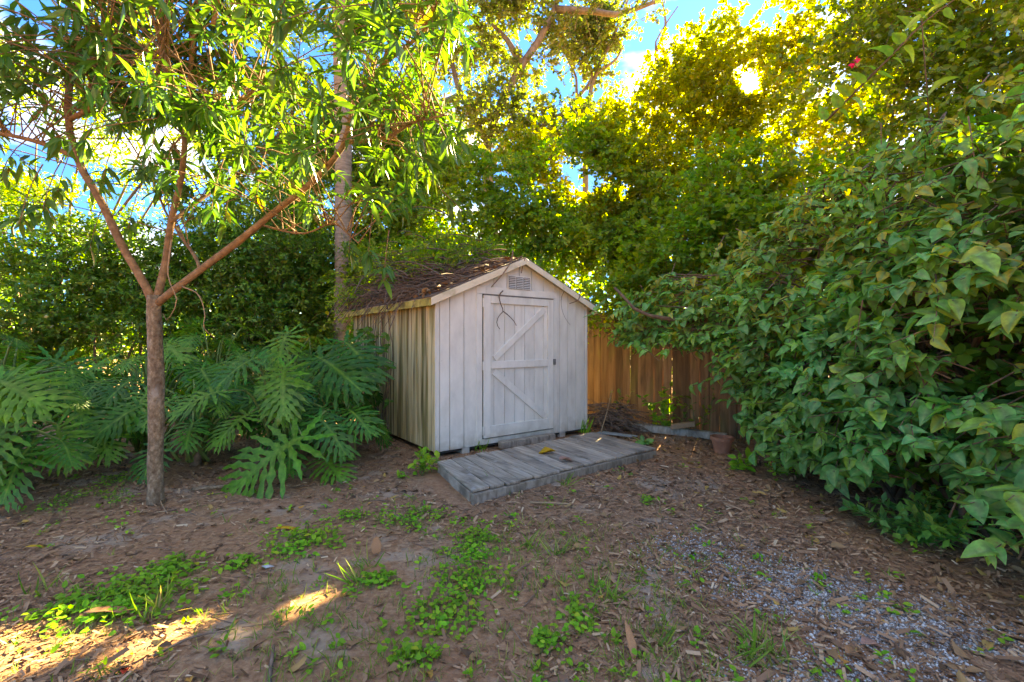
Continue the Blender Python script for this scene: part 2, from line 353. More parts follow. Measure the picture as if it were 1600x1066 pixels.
M['deck'] = surf_mat('weathered_deck', [(.25, (.14, .108, .076)), (.5, (.32, .255, .19)), (.75, (.50, .42, .33))], (26, 2.0, 9), 9, .9, .6, per_obj=.22, dist=.006,
                     stain=[((.06, .048, .036), (5, 3, 4), .52, .70, .6), ((.5, .48, .45), (13, 9, 4), .62, .72, .35)])
M['picket'] = surf_mat('cedar_picket', [(.25, (.10, .05, .024)), (.5, (.22, .115, .052)), (.8, (.38, .225, .115))], (22, 22, 1.4), 9, .85, .5, per_obj=.45, dist=.005,
                       stain=[((.055, .035, .02), (7, 7, 1.5), .55, .72, .7), ((.20, .17, .035), (4, 4, 1.4), .58, .72, .45)])
M['bark'] = surf_mat('mango_bark', [(.3, (.11, .065, .035)), (.5, (.27, .18, .105)), (.7, (.46, .34, .22))], (34, 34, 26), 10, .95, 1.0, per_obj=0, dist=.025,
                     stain=[((.40, .35, .28), (9, 9, 6), .60, .70, .6), ((.10, .06, .04), (7, 7, 3), .56, .72, .6)])
M['limbbark'] = surf_mat('mango_limb_bark', [(.3, (.13, .07, .035)), (.55, (.28, .16, .08)), (.8, (.42, .28, .16))], (18, 18, 18), 8, .9, .6, per_obj=0, dist=.008)
M['palmbark'] = surf_mat('palm_bark', [(.3, (.17, .12, .08)), (.55, (.30, .23, .16)), (.8, (.40, .33, .25))], (5, 5, 26), 8, .95, .9, per_obj=0, dist=.02)
M['oakbark'] = surf_mat('oak_bark', [(.3, (.12, .09, .07)), (.7, (.30, .24, .18))], (7, 7, 5), 8, .95, .7, per_obj=0, dist=.03)
M['stem'] = surf_mat('stem', [(.3, (.10, .06, .035)), (.7, (.22, .14, .085))], (20, 20, 20), 5, .9, .3, per_obj=.2)
M['dead'] = surf_mat('dead_vine', [(.3, (.10, .065, .045)), (.55, (.20, .13, .09)), (.8, (.34, .25, .18))], (14, 14, 14), 5, .95, .3, per_obj=.2)
M['petiole'] = surf_mat('petiole', [(.3, (.08, .12, .03)), (.7, (.18, .24, .06))], (6, 6, 6), 4, .5, 0, per_obj=.2)
M['terra'] = surf_mat('terracotta', [(.3, (.28, .11, .06)), (.7, (.42, .19, .11))], (9, 9, 9), 6, .85, .2, per_obj=0)
M['mango'] = leaf_mat('mango_leaf', [(0, (.035, .12, .024)), (.4, (.07, .19, .034)), (.75, (.12, .24, .038)), (.86, (.13, .19, .04)), (.93, (.24, .20, .04)), (1, (.38, .19, .04))], (1.45, 1.45, .5), .38, .07, .34, vein=((.12, .2, .05), 2.5))
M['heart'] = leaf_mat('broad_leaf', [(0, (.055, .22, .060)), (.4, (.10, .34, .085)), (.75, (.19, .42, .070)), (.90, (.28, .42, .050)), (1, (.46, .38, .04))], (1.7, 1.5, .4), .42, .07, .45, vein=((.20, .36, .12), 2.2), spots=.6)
M['philo'] = leaf_mat('philodendron_leaf', [(0, (.022, .11, .016)), (.5, (.046, .18, .018)), (.85, (.10, .25, .022)), (1, (.10, .18, .04))], (1.7, 1.6, .3), .32, .06, .30, vein=((.12, .25, .03), 2.6), spots=.3)
M['vine'] = leaf_mat('vine_leaf', [(0, (.065, .17, .020)), (.45, (.14, .27, .028)), (.8, (.23, .32, .030)), (1, (.36, .33, .03))], (1.9, 1.7, .35), .56, .04, .45)
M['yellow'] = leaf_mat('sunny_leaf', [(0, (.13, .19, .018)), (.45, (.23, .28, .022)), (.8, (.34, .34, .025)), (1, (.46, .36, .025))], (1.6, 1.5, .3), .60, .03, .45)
M['dark'] = leaf_mat('glossy_leaf', [(0, (.07, .14, .020)), (.5, (.13, .21, .025)), (.85, (.21, .27, .030)), (1, (.34, .30, .03))], (1.9, 1.75, .35), .52, .08, .35)
M['hedge'] = leaf_mat('hedge_leaf', [(0, (.045, .13, .020)), (.5, (.09, .21, .028)), (.85, (.16, .27, .034)), (1, (.30, .28, .04))], (1.6, 1.5, .4), .45, .06, .4)
M['oak'] = leaf_mat('oak_leaf', [(0, (.06, .11, .025)), (.5, (.13, .18, .035)), (.85, (.22, .24, .045)), (1, (.34, .26, .06))], (1.5, 1.55, .5), .5, .04, .45)
M['weed'] = leaf_mat('weed_leaf', [(0, (.11, .29, .02)), (.5, (.20, .42, .03)), (.85, (.33, .48, .04)), (1, (.48, .46, .04))], (1.5, 1.4, .4), .4, .03, .5)
M['grass'] = leaf_mat('grass_blade', [(0, (.09, .21, .025)), (.5, (.17, .29, .035)), (.8, (.30, .32, .07)), (1, (.44, .36, .15))], (1.5, 1.4, .5), .4, .03, .5)
M['chip'] = surf_mat('mulch_chip', [(0, (.10, .048, .026)), (.35, (.25, .13, .07)), (.65, (.40, .22, .12)), (.88, (.55, .36, .21)), (1, (.66, .50, .34))], rndattr=True, bump=0, per_obj=0, rough=.95)
M['litter'] = surf_mat('dry_leaf', [(0, (.10, .055, .03)), (.4, (.22, .115, .055)), (.75, (.34, .19, .085)), (.93, (.42, .25, .06)), (1, (.5, .22, .05))], rndattr=True, bump=0, per_obj=0, rough=.8)
M['pebble'] = surf_mat('pebbles', [(0, (.16, .13, .11)), (.5, (.38, .35, .32)), (1, (.68, .65, .60))], rndattr=True, bump=0, per_obj=0, rough=.8)
def flat(name, c, rough=.6): return surf_mat(name, [(.3, tuple(x*.75 for x in c)), (.7, tuple(min(1, x*1.15) for x in c))], (30, 30, 30), 5, rough, .2, per_obj=0, dist=.003)
M['yleaf'] = flat('yellow_fallen_leaf', (.62, .33, .02)); M['bleaf'] = flat('tan_fallen_leaf', (.40, .19, .085)); M['pinkleaf'] = flat('pink_brown_leaf', (.42, .22, .15)); M['rleaf'] = flat('red_leaf', (.5, .05, .02))
M['flower'] = flat('magenta_bract', (.55, .01, .09)); M['stone'] = flat('pale_stone', (.5, .48, .47)); M['wood'] = flat('bleached_wood', (.36, .22, .12)); M['greywood'] = flat('grey_board', (.26, .27, .25))

# ground: soil, sandy patches, a reddish patch
m, t, out = newmat('soil'); l = t.links.new
tc = node(t, 'ShaderNodeTexCoord')
def gn(scale, detail=8, rough=.65, off=0):
    mp = node(t, 'ShaderNodeMapping'); mp.inputs['Location'].default_value = (off, off*.7, 0); l(tc.outputs['Object'], mp.inputs['Vector'])
    n = node(t, 'ShaderNodeTexNoise'); n.inputs['Scale'].default_value = scale; n.inputs['Detail'].default_value = detail; n.inputs['Roughness'].default_value = rough
    l(mp.outputs[0], n.inputs['Vector']); return n.outputs['Fac']
def mixc(fac, a, b):
    x = node(t, 'ShaderNodeMixRGB')
    if isinstance(fac, float): x.inputs['Fac'].default_value = fac
    else: l(fac, x.inputs['Fac'])
    for s, v in (('Color1', a), ('Color2', b)):
        if isinstance(v, tuple): x.inputs[s].default_value = (*v, 1)
        else: l(v, x.inputs[s])
    return x.outputs[0]
def mrange(v, lo, hi, a=0., b=1.):
    x = node(t, 'ShaderNodeMapRange'); x.interpolation_type = 'SMOOTHSTEP'
    x.inputs['From Min'].default_value = lo; x.inputs['From Max'].default_value = hi; x.inputs['To Min'].default_value = a; x.inputs['To Max'].default_value = b
    l(v, x.inputs['Value']); return x.outputs[0]
r = ramp(t, [(.3, (.16, .078, .042)), (.48, (.31, .16, .085)), (.62, (.42, .24, .135)), (.8, (.54, .36, .225))]); l(gn(26, 10, .75), r.inputs['Fac'])
c = r.outputs[0]
c = mixc(mrange(gn(1.5, 6, .6, 3), .52, .64, 0, .62), c, mixc(gn(60, 6, .7), (.30, .22, .155), (.56, .44, .33)))
c = mixc(mrange(gn(1.1, 4, .6, 11), .55, .70, 0, .6), c, (.34, .16, .085))
c = mixc(mrange(gn(120, 4, .7, 5), .62, .70, 0, .5), c, (.34, .27, .22))
b = node(t, 'ShaderNodeBsdfPrincipled'); b.inputs['Roughness'].default_value = .95; b.inputs['Specular IOR Level'].default_value = .1
l(c, b.inputs['Base Color'])
bp = node(t, 'ShaderNodeBump'); bp.inputs['Strength'].default_value = .8; bp.inputs['Distance'].default_value = .012; l(gn(45, 10, .75, 2), bp.inputs['Height']); l(bp.outputs[0], b.inputs['Normal'])
l(b.outputs[0], out.inputs['Surface']); M['soil'] = m

# ------------------------------------------------------------------ ground sheet
def axis(lo, hi, step, far):
    a = np.arange(lo, hi+1e-6, step); e = step*np.cumsum(1.35**np.arange(1, 40)); e = e[e < far]
    return np.concatenate([lo-e[::-1], a, hi+e])
gx, gy = axis(-6, 6, .055, 900), axis(.6, 9, .055, 900)
X, Y = np.meshgrid(gx, gy); V = np.stack([X, Y, gz(X, Y)], -1).reshape(-1, 3)
nx, ny = len(gx), len(gy); idx = np.arange(nx*ny).reshape(ny, nx)
q = np.stack([idx[:-1, :-1], idx[:-1, 1:], idx[1:, 1:], idx[1:, :-1]], -1).reshape(-1, 4)
tag(link('ground', mesh_from('ground', V, q.ravel(), np.full(len(q), 4), smooth=True), M['soil']), 'brown soil yard with sandy and mulched patches', kind='structure')

# ------------------------------------------------------------------ shed
ANG = math.radians(36.6); U = np.array([math.cos(ANG), math.sin(ANG)]); Vv = np.array([-math.sin(ANG), math.cos(ANG)])
SA = np.array([-0.89, 5.28])
WID, DEP, ZB, ZE, ZP = 2.5, 3.05, .055, 1.86, 2.405
def shed_pt(x, y, z): p = SA+U*x+Vv*y; return np.array([p[0], p[1], z])
shed = thing('garden_shed', 'off-white wooden garden shed with gabled roof and mildewed left side', 'shed', (SA[0], SA[1], 0), ANG)
def ztop(x): return ZE+(ZP-ZE)*(1-abs(x-WID/2)/(WID/2))
MB().box(.03, WID-.03, .022, DEP-.03, ZB+.02, ZE-.03).prism([(.03, ZE-.03), (WID-.03, ZE-.03), (WID/2, ZP-.06)], .0222, DEP-.03).build('wall_core', M['gap'], shed)
DX0, DX1, DZ0, DZ1 = .652, 1.812, .135, 1.925
# front boards, each its own plank
edges = [.055, .19, .385, .575, .652-.04, 1.812+.04, 1.95, 2.10, 2.27, 2.445]
def plank_front(x0, x1, zb, y0=0.0, y1=.02):
    xm = WID/2; pts = [(x0, zb), (x1, zb), (x1, ztop(x1)-.01)]
    if x0 < xm < x1: pts.append((xm, ztop(xm)-.01))
    pts.append((x0, ztop(x0)-.01))
    MB().prism(pts, y0, y1).build('plank', M['paint'], shed, .0025)
for a_, b_ in zip(edges[:-1], edges[1:]):
    if abs(a_-(DX0-.04)) < 1e-6: continue
    plank_front(a_+.004, b_-.004, ZB)
xs = np.linspace(DX0-.04, DX1+.04, 7)
for a_, b_ in zip(xs[:-1], xs[1:]): plank_front(a_+.003, b_-.003, DZ1+.02)
MB().box(DX0-.04, DX1+.04, .0, .02, ZB, DZ0-.012).build('sill', M['paint'], shed, .003)
MB().box(0.0, .05, -.008, .012, ZB-.01, ZE-.005).build('corner_trim', M['paint'], shed, .003)
MB().box(WID-.05, WID, -.008, .012, ZB-.01, ZE-.005).build('corner_trim', M['paint'], shed, .003)
for x0, x1, z0, z1 in ((DX0-.10, DX0-.012, ZB+.01, DZ1+.012), (DX1+.012, DX1+.075, ZB+.01, DZ1+.012), (DX0-.10, DX1+.075, DZ1+.0145, DZ1+.105)):
    MB().box(x0, x1, -.014, -.0005, z0, z1).build('door_trim', M['paint'], shed, .003)
# the door: planks, frame boards, two braces, hinges and latch
door = MB().box(DX0, DX1, .006, .016, DZ0, DZ1).build('door', M['gap'], shed)
xs = np.linspace(DX0+.004, DX1-.004, 8)
for a_, b_ in zip(xs[:-1], xs[1:]): MB().box(a_+.003, b_-.003, -.006, .0055, DZ0+.004, DZ1-.004).build('plank', M['paint'], door, .0025)
SW, y0, y1 = .105, -.030, -.0065
MB().box(DX0+.003, DX0+SW, y0, y1, DZ0+.003, DZ1-.003).build('stile', M['paint'], door, .004)
MB().box(DX1-SW, DX1-.003, y0, y1, DZ0+.003, DZ1-.003).build('stile', M['paint'], door, .004)
for z0, z1 in ((DZ1-.10, DZ1-.003), (1.00, 1.095), (DZ0+.003, DZ0+.15)):
    MB().box(DX0+SW+.002, DX1-SW-.002, y0+.001, y1-.0005, z0, z1).build('rail', M['paint'], door, .004)
def brace(p0, p1, w):
    d = np.array(p1)-np.array(p0); n = np.array([-d[1], d[0]]); n = n/np.linalg.norm(n)*w/2
    a, b_ = np.array(p0), np.array(p1)
    MB().prism([tuple(a-n), tuple(b_-n), tuple(b_+n), tuple(a+n)], y0+.003, y1-.001).build('brace', M['paint'], door, .004)
brace((DX0+SW+.06, 1.125), (DX1-SW-.055, DZ1-.14), .085)
brace((DX0+SW+.05, .965), (DX1-SW-.055, DZ0+.185), .085)
for z in (DZ1-.10, 1.04, DZ0+.10): MB().box(DX0-.022, DX0+.018, -.037, -.0305, z-.055, z+.055).build('hinge', M['paint'], door, .003)
MB().box(DX1-.018, DX1+.03, -.044, -.0305, 1.02, 1.10).box(DX1-.002, DX1+.014, -.060, -.0445, 1.035, 1.085).build('latch', M['metal'], door, .003)
MB().box(DX0-.002, DX1-.01, -.0330, -.0300, DZ1-.004, DZ1+.009).build('door_gap_strip', M['metal'], door)  # added dark strip that draws the dark gap line along the door top
vent = MB().box(1.035, 1.41, -.014, -.0005, 2.015, 2.205).build('vent', M['paint'], shed, .004)
for k in range(3):
    x0 = 1.047+k*.121
    MB().box(x0, x0+.108, -.0165, -.0145, 2.03, 2.19).build('vent_panel', M['gap'], vent)
    for j in range(7): MB().hexa([(x0, -.028, 2.032+j*.0225), (x0+.108, -.028, 2.032+j*.0225), (x0+.108, -.018, 2.044+j*.0225), (x0, -.018, 2.044+j*.0225),
                                  (x0, -.028, 2.036+j*.0225), (x0+.108, -.028, 2.036+j*.0225), (x0+.108, -.018, 2.048+j*.0225), (x0, -.018, 2.048+j*.0225)]).build('vent_slat', M['vent'], vent)
# left side planks, right side planks, back
ys = np.arange(.055, DEP, .148)
for a_, b_ in zip(ys[:-1], ys[1:]):
    w = rng.uniform(-.003, .003)
    MB().box(.0, .022, a_+.009, b_-.009+w, ZB, ZE-.012).build('side_plank', M['mossy'], shed, .003)
    MB().box(WID-.022, WID, a_+.006, b_-.006+w, ZB, ZE-.012).build('side_plank', M['paint'], shed, .003)
for k, y in enumerate(ys[1::2]):
    MB().box(-.014, -.0005, y-.016, y+.016, ZB+.01, ZE-.02).build('batten', M['mossy'], shed, .003)
MB().box(.0, .03, .013, .05, ZB-.01, ZE-.015).build('corner_trim', M['mossy'], shed, .003)
MB().prism([(0.02, ZB), (WID-.02, ZB), (WID-.02, ZE-.02), (WID/2, ZP-.04), (.02, ZE-.02)], DEP-.025, DEP).build('back_wall', M['mossy'], shed)
# skids and bottom rim
for x in (.42, 1.25, 2.02): MB().box(x-.05, x+.05, .01, DEP-.02, -.02, ZB-.003).build('skid', M['paint'], shed, .004)
MB().box(.02, WID-.02, .03, .07, ZB-.03, ZB+.0195).build('rim', M['gap'], shed)
# roof: two decks, shingles, fascia
OV, FO, BO = .10, .10, .10
slope = (ZP-ZE)/(WID/2); ze = ZE-slope*OV
for s in (0, 1):
    def px_(d): return d if s == 0 else WID-d          # d from the eave side
    x0, xr = px_(-OV), WID/2
    pl = [(x0, ze), (xr, ZP), (xr, ZP+.03), (x0, ze+.03)]
    if s: pl = pl[::-1]
    roof = MB().prism(pl, -FO, DEP+BO).build('roof', M['fascia'], shed)
    n = 8; ln = WID/2+OV
    for k in range(n):
        d0, d1 = -OV-.015+k*ln/n, min(-OV-.015+(k+1.25)*ln/n, WID/2)
        za, zb = ze+.034+slope*(d0+OV)+.010, ze+.034+slope*(d1+OV)+.001
        yy = np.linspace(-FO-.01, DEP+BO+.01, 13)+(.06 if k % 2 else -.0)
        yy[0] = -FO-.012; yy[-1] = DEP+BO+.012
        for a_, b_ in zip(yy[:-1], yy[1:]):
            j = rng.uniform(-.012, .012)
            p = [(px_(d0+j), a_+.003, za-.007), (px_(d1), a_+.003, zb-.001), (px_(d1), b_-.003, zb-.001), (px_(d0+j), b_-.003, za-.007)]
            tp = [(x, y, z+.008) for x, y, z in p]
            if s: p, tp = p[::-1], tp[::-1]
            MB().hexa([p[0], p[1], p[2], p[3], tp[0], tp[1], tp[2], tp[3]]).build('shingle', M['shingle'], roof)
    fx0, fx1 = px_(-OV-.006), WID/2
    fl = [(fx0, ze-.062), (fx1, ZP-.055), (fx1, ZP+.026), (fx0, ze+.026)]
    if s: fl = fl[::-1]
    MB().prism(fl, -FO-.022, -FO-.0005).build('fascia', M['fascia'], shed, .003)
    e0, e1 = sorted((px_(-OV-.020), px_(-OV-.0005)))
    MB().box(e0, e1, -FO+.002, DEP+BO, ze-.065, ze+.022).build('fascia', M['eave'] if s == 0 else M['fascia'], shed, .003)
MB().box(-.06, -.015, -.075, -.03, ze+.0, ze+.05).build('rafter_end', M['paint'], shed)

# ------------------------------------------------------------------ deck in front of the shed
DT = .10
FL, FR, BL, BR = np.array([-.326, 3.80]), np.array([1.669, 5.32]), np.array([-.79, 4.73]), np.array([1.14, 6.26])
deck = thing('wooden_platform', 'low weathered grey plank platform in front of the shed door', 'platform', (FL[0], FL[1], 0), ANG)
def dl(p): q_ = p-FL; return np.array([q_@U, q_@Vv])
NB = 15
cut = np.linspace(0, 1, NB+1)+np.concatenate([[0], rng.normal(0, .003, NB-1), [0]])
for i in range(NB):
    g = .0024; a_, b_ = cut[i]+g, cut[i+1]-g; h = DT+rng.uniform(-.004, .004)
    e1, e2 = rng.uniform(-.015, .015), rng.uniform(-.02, .02)
    pts = [dl(FL+(FR-FL)*a_), dl(FL+(FR-FL)*b_), dl(BL+(BR-BL)*b_), dl(BL+(BR-BL)*a_)]
    pts[0][1] += e1; pts[1][1] += e1; pts[2][1] += e2; pts[3][1] += e2
    tw = rng.normal(0, .0018, 4)
    MB().hexa([(*p, h-.024) for p in pts]+[(*p, h+w) for p, w in zip(pts, tw)]).build('board', M['deck'], deck, .004)
def beam(p0, p1, w, z0, z1, name='beam'):
    d = nrm(p1-p0); n = np.array([-d[1], d[0]])*w/2
    MB().hexa([(*(p0-n), z0), (*(p1-n), z0), (*(p1+n), z0), (*(p0+n), z0), (*(p0-n), z1), (*(p1-n), z1), (*(p1+n), z1), (*(p0+n), z1)]).build(name, M['deck'], deck, .004)
beam(dl(FL)+[-.005, .006], dl(FR)+[.005, .006], .045, -.03, DT-.030)
beam(dl(BL)+[.01, -.035], dl(BR)+[-.01, -.035], .045, -.03, DT-.030)
beam(dl(FL)+[.03, .07], dl(BL)+[.03, -.07], .045, -.03, DT-.030)
beam(dl(FR)+[-.03, .07], dl(BR)+[-.03, -.07], .045, -.03, DT-.030)

# ------------------------------------------------------------------ fence
FP, FD = np.array([1.97, 7.5]), nrm(np.array([.70, -.714]))
fence = thing('board_fence', 'reddish brown vertical board fence beside the shed', 'fence', (FP[0], FP[1], 0), math.atan2(FD[1], FD[0]))
s = -1.6
while s < 7.2:
    w = .138+rng.uniform(-.006, .006); h = 1.83+rng.uniform(-.015, .015); y = rng.uniform(-.004, .004); tl = rng.normal(0, .004)
    MB().hexa([(s, y-.02, -.02), (s+w, y-.02, -.02), (s+w, y, -.02), (s, y, -.02), (s+tl, y-.02, h), (s+w+tl, y-.02, h), (s+w+tl, y, h), (s+tl, y, h)]).build('picket', M['picket'], fence, .002)
    s += w+rng.uniform(.003, .011)
for z in (.35, 1.0, 1.6): MB().box(-1.6, 7.2, .006, .045, z-.045, z+.045).build('rail', M['picket'], fence)
for x in (-1.5, .9, 3.3, 5.7): MB().box(x-.045, x+.045, .047, .137, -.02, 1.75).build('post', M['picket'], fence)
MB().box(1.56, 1.66, -.06, -.0245, .02, 1.75).build('batten', M['picket'], fence, .003)

# ------------------------------------------------------------------ trees and plants: mango tree
mb = G(244, 785); MZ = mb[1]
mango = thing('mango_tree', 'mango tree with slender bare trunk forking into three limbs', 'tree', (mb[0], mb[1], 0))
def mp(px, py, dz=0): return P(px, py, MZ+dz)-mb
trunk_path = [mp(244, 790), mp(243, 700), mp(244, 600), mp(243, 520), mp(241, 462)]
V, lo, sz = limb(trunk_path, .059, .053, 26, 14); V[:, :2] *= 1
flare = np.exp(-np.maximum(V[:, 2], 0)/.08)*.22; cxy = V[:, :2].mean(0); V[:, :2] = cxy+(V[:, :2]-cxy)*(1+flare[:, None])
V[:, :2] += .006*np.stack([snoise(V, 9), snoise(V+3, 9)], -1)
link('trunk', mesh_from('trunk', V, lo, sz, smooth=True), M['bark'], mango)
limbs = [
    ([mp(241, 478), mp(222, 440), mp(190, 390), mp(158, 318), mp(120, 248), mp(108, 170), mp(118, 80), mp(126, -40), mp(130, -200)], .036, .012),
    ([mp(243, 476), mp(256, 410, .1), mp(266, 350, .1), mp(284, 262, .05), mp(290, 190), mp(300, 60, -.2), mp(330, -120, -.3)], .033, .010),
    ([mp(244, 476), mp(272, 452), mp(312, 422), mp(372, 378, -.1), mp(436, 325, -.2), mp(500, 272, -.35), mp(538, 222, -.4), mp(552, 158, -.4), mp(598, 100, -.4), mp(612, 40, -.4), mp(625, -80, -.4)], .033, .010),
    ([mp(118, 245), mp(60, 222, -.1), mp(0, 208, -.2), mp(-90, 190, -.3)], .022, .008),
    ([mp(110, 188), mp(150, 160, -.2), mp(163, 110, -.3), mp(170, 50, -.4)], .020, .007),
    ([mp(290, 200), mp(345, 185, -.2), mp(380, 158, -.4), mp(420, 120, -.6)], .020, .007),
    ([mp(288, 190), mp(268, 150, -.3), mp(258, 90, -.5), mp(262, 20, -.7)], .018, .006),
    ([mp(312, 420), mp(300, 395, .2), mp(262, 335, .6), mp(240, 280, .8)], .018, .006),
    ([mp(538, 222, -.4), mp(600, 215, -.5), mp(650, 190, -.6), mp(700, 180, -.7)], .018, .005),
    ([mp(598, 100, -.4), mp(650, 60, -.6), mp(680, 10, -.8), mp(700, -60, -.9)], .016, .006),
    ([mp(268, 345), mp(330, 300, .4), mp(400, 250, .7), mp(460, 180, .9)], .018, .006),
    ([mp(330, 40, -.3), mp(350, -40, -.4), mp(380, -150, -.5)], .02, .01),
    ([mp(400, 350), mp(470, 365, -.1), mp(520, 350, -.2), mp(560, 380, -.3)], .010, .004),
]
parts = []
for pts, r0, r1 in limbs:
    o = limb(pts, r0, r1, 22, 8, .012); nm = 'limb' if r0 > .03 else 'branch'
    link(nm, mesh_from(nm, *o, smooth=True), M['limbbark'], mango)
# whorls of long leaves at the ends of side shoots
tips = []; tdir = []
allp = np.concatenate([spline(p_, 30)[8 if i < 3 else 6:] for i, (p_, _, _) in enumerate(limbs)])+mb
def in_view(p, pad=250):
    px = 800+F*p[:, 0]/np.maximum(p[:, 1], .2); py = 533-F*(p[:, 2]-CAMH)/np.maximum(p[:, 1], .2)
    return px, py
base = allp[rng.integers(0, len(allp), 2400)]
d = nrm(rng.normal(0, 1, (2400, 3))+np.array([0, -.1, .25])); ln = rng.uniform(.25, 1.15, 2400)
tip = base+d*ln[:, None]
px, py = in_view(tip)
keep = (tip[:, 1] > 2.0) & (px > -200) & (px < 735) & (py > -260) & (py < 345-0.00*px) & (py < 305+rng.normal(0, 45, 2400)) & open_shaft(tip, .1)
keep &= ~((px > 40) & (px < 400) & (py > 230) & (rng.uniform(0, 1, 2400) < .45))
inner = np.concatenate([spline(limbs[i_][0], 40)[:n_i] for i_, n_i in ((0, 20), (1, 18), (2, 27))])+mb
dmin = np.min(np.linalg.norm(tip[:, None]-inner[None], axis=2), axis=1); keep &= dmin > .30
keep &= snoise(tip, 1.5) > -.2
base, d, ln, tip = base[keep][:640], d[keep][:640], ln[keep][:640], tip[keep][:640]
extra = np.array([P(65, 335, 3.1), P(30, 350, 3.0), P(575, 405, 3.7), P(600, 440, 3.7), P(545, 400, 3.8), P(330, 330, 3.4), P(400, 310, 3.5), P(450, 290, 3.5), P(680, 20, 2.9), P(715, 10, 2.9), P(640, 240, 3.2), P(590, 255, 3.2), P(660, 200, 3.2), P(480, 330, 3.4),
                  P(250, 300, 3.5), P(90, 300, 3.6), P(160, 285, 3.4), P(350, 350, 3.6), P(690, 225, 3.3), P(140, 390, 3.9), P(200, 360, 3.9)])
be = extra+np.array([0, .15, .45]); base = np.vstack([base, be]); tip = np.vstack([tip, extra])
paths = np.stack([base, base*.6+tip*.4+np.array([0, 0, .05]), base*.25+tip*.75+np.array([0, 0, .05]), tip], 1)-mb
link('twigs', mesh_from('twigs', *tubes(paths, np.tile([.006, .0045, .0035, .003], (len(paths), 1)), 4), smooth=True), M['limbbark'], mango)['kind'] = 'stuff'
nl = 13; m_ = len(tip)
ax = nrm(tip-base)
ang = rng.uniform(0, 6.28, (m_, 1))+np.arange(nl)[None]*2.4
a1 = nrm(np.cross(ax, [0.1, 0.2, 1.])); b1 = np.cross(ax, a1)
rad = a1[:, None]*np.cos(ang)[..., None]+b1[:, None]*np.sin(ang)[..., None]
ld = nrm(rad*1.0+ax[:, None]*rng.uniform(.0, .9, (m_, nl, 1))+np.array([0, 0, -.22])+rng.normal(0, .18, (m_, nl, 3)))
ps = tip[:, None]-ax[:, None]*(rng.uniform(0, .16, (m_, nl, 1)))
nn = nrm(np.array([0, -.15, 1.])+rad*.5+rng.normal(0, .3, (m_, nl, 3)))
rn = np.clip(rng.uniform(0, .74, (m_, nl))+.26*(rng.uniform(0, 1, (m_, 1)) > .86)*rng.uniform(.3, 1, (m_, nl)), 0, .999)
szz = rng.uniform(.10, .18, (m_, nl))
pick_apart('leaf', T_MANGOS, ps.reshape(-1, 3), frames(ld.reshape(-1, 3), nn.reshape(-1, 3)), szz.ravel(), rn.ravel(), M['mango'], mango)

# palm
pb = P(533, 520, 9.2); pb[2] = 0
palm = thing('palm_tree', 'tall palm with straight grey ringed trunk behind the shed', 'palm tree', tuple(pb))
k = 130; zz = np.linspace(-.05, 9.6, k); rr = .165+.02*np.exp(-zz/.6)+.006*np.sign(np.sin(zz*42))+.004*snoise(np.stack([zz, zz*0, zz*0], -1), 5)
pth = np.stack([.05*np.sin(zz*.4), 0*zz, zz], -1)
link('trunk', mesh_from('trunk', *tubes(pth[None], rr[None], 16, True)), M['palmbark'], palm)
fr_pos, fr_R, fr_s, fr_r, fpaths = [], [], [], [], []
for i in range(22):
    a_ = i*2.4; el = rng.uniform(-.5, 1.1); d0 = np.array([math.cos(a_)*math.cos(el), math.sin(a_)*math.cos(el), math.sin(el)])
    t_ = np.linspace(0, 1, 14); p_ = np.array([0, 0, 9.5])+d0*1.9*t_[:, None]+np.array([0, 0, -.9])*(t_**2)[:, None]
    fpaths.append(p_)
    sd = nrm(np.cross(d0, [0, 0, 1]))
    for sg in (-1, 1):
        fr_pos.append(p_); dd = nrm(sd*sg+d0*.7+np.array([0, 0, -.35])); fr_R.append(frames(np.tile(dd, (14, 1)), np.tile([0, 0, 1.], (14, 1)))); fr_s.append(np.full(14, .75)*np.sin(np.pi*(.15+.8*t_))); fr_r.append(rng.uniform(0, .8, 14))
link('frond_stems', mesh_from('frond_stems', *tubes(np.array(fpaths), np.tile(np.linspace(.025, .006, 14), (22, 1)), 4)), M['petiole'], palm)
leaf_obj('fronds', T_BLADE, np.concatenate(fr_pos), np.concatenate(fr_R), np.concatenate(fr_s), np.concatenate(fr_r), M['hedge'], palm)

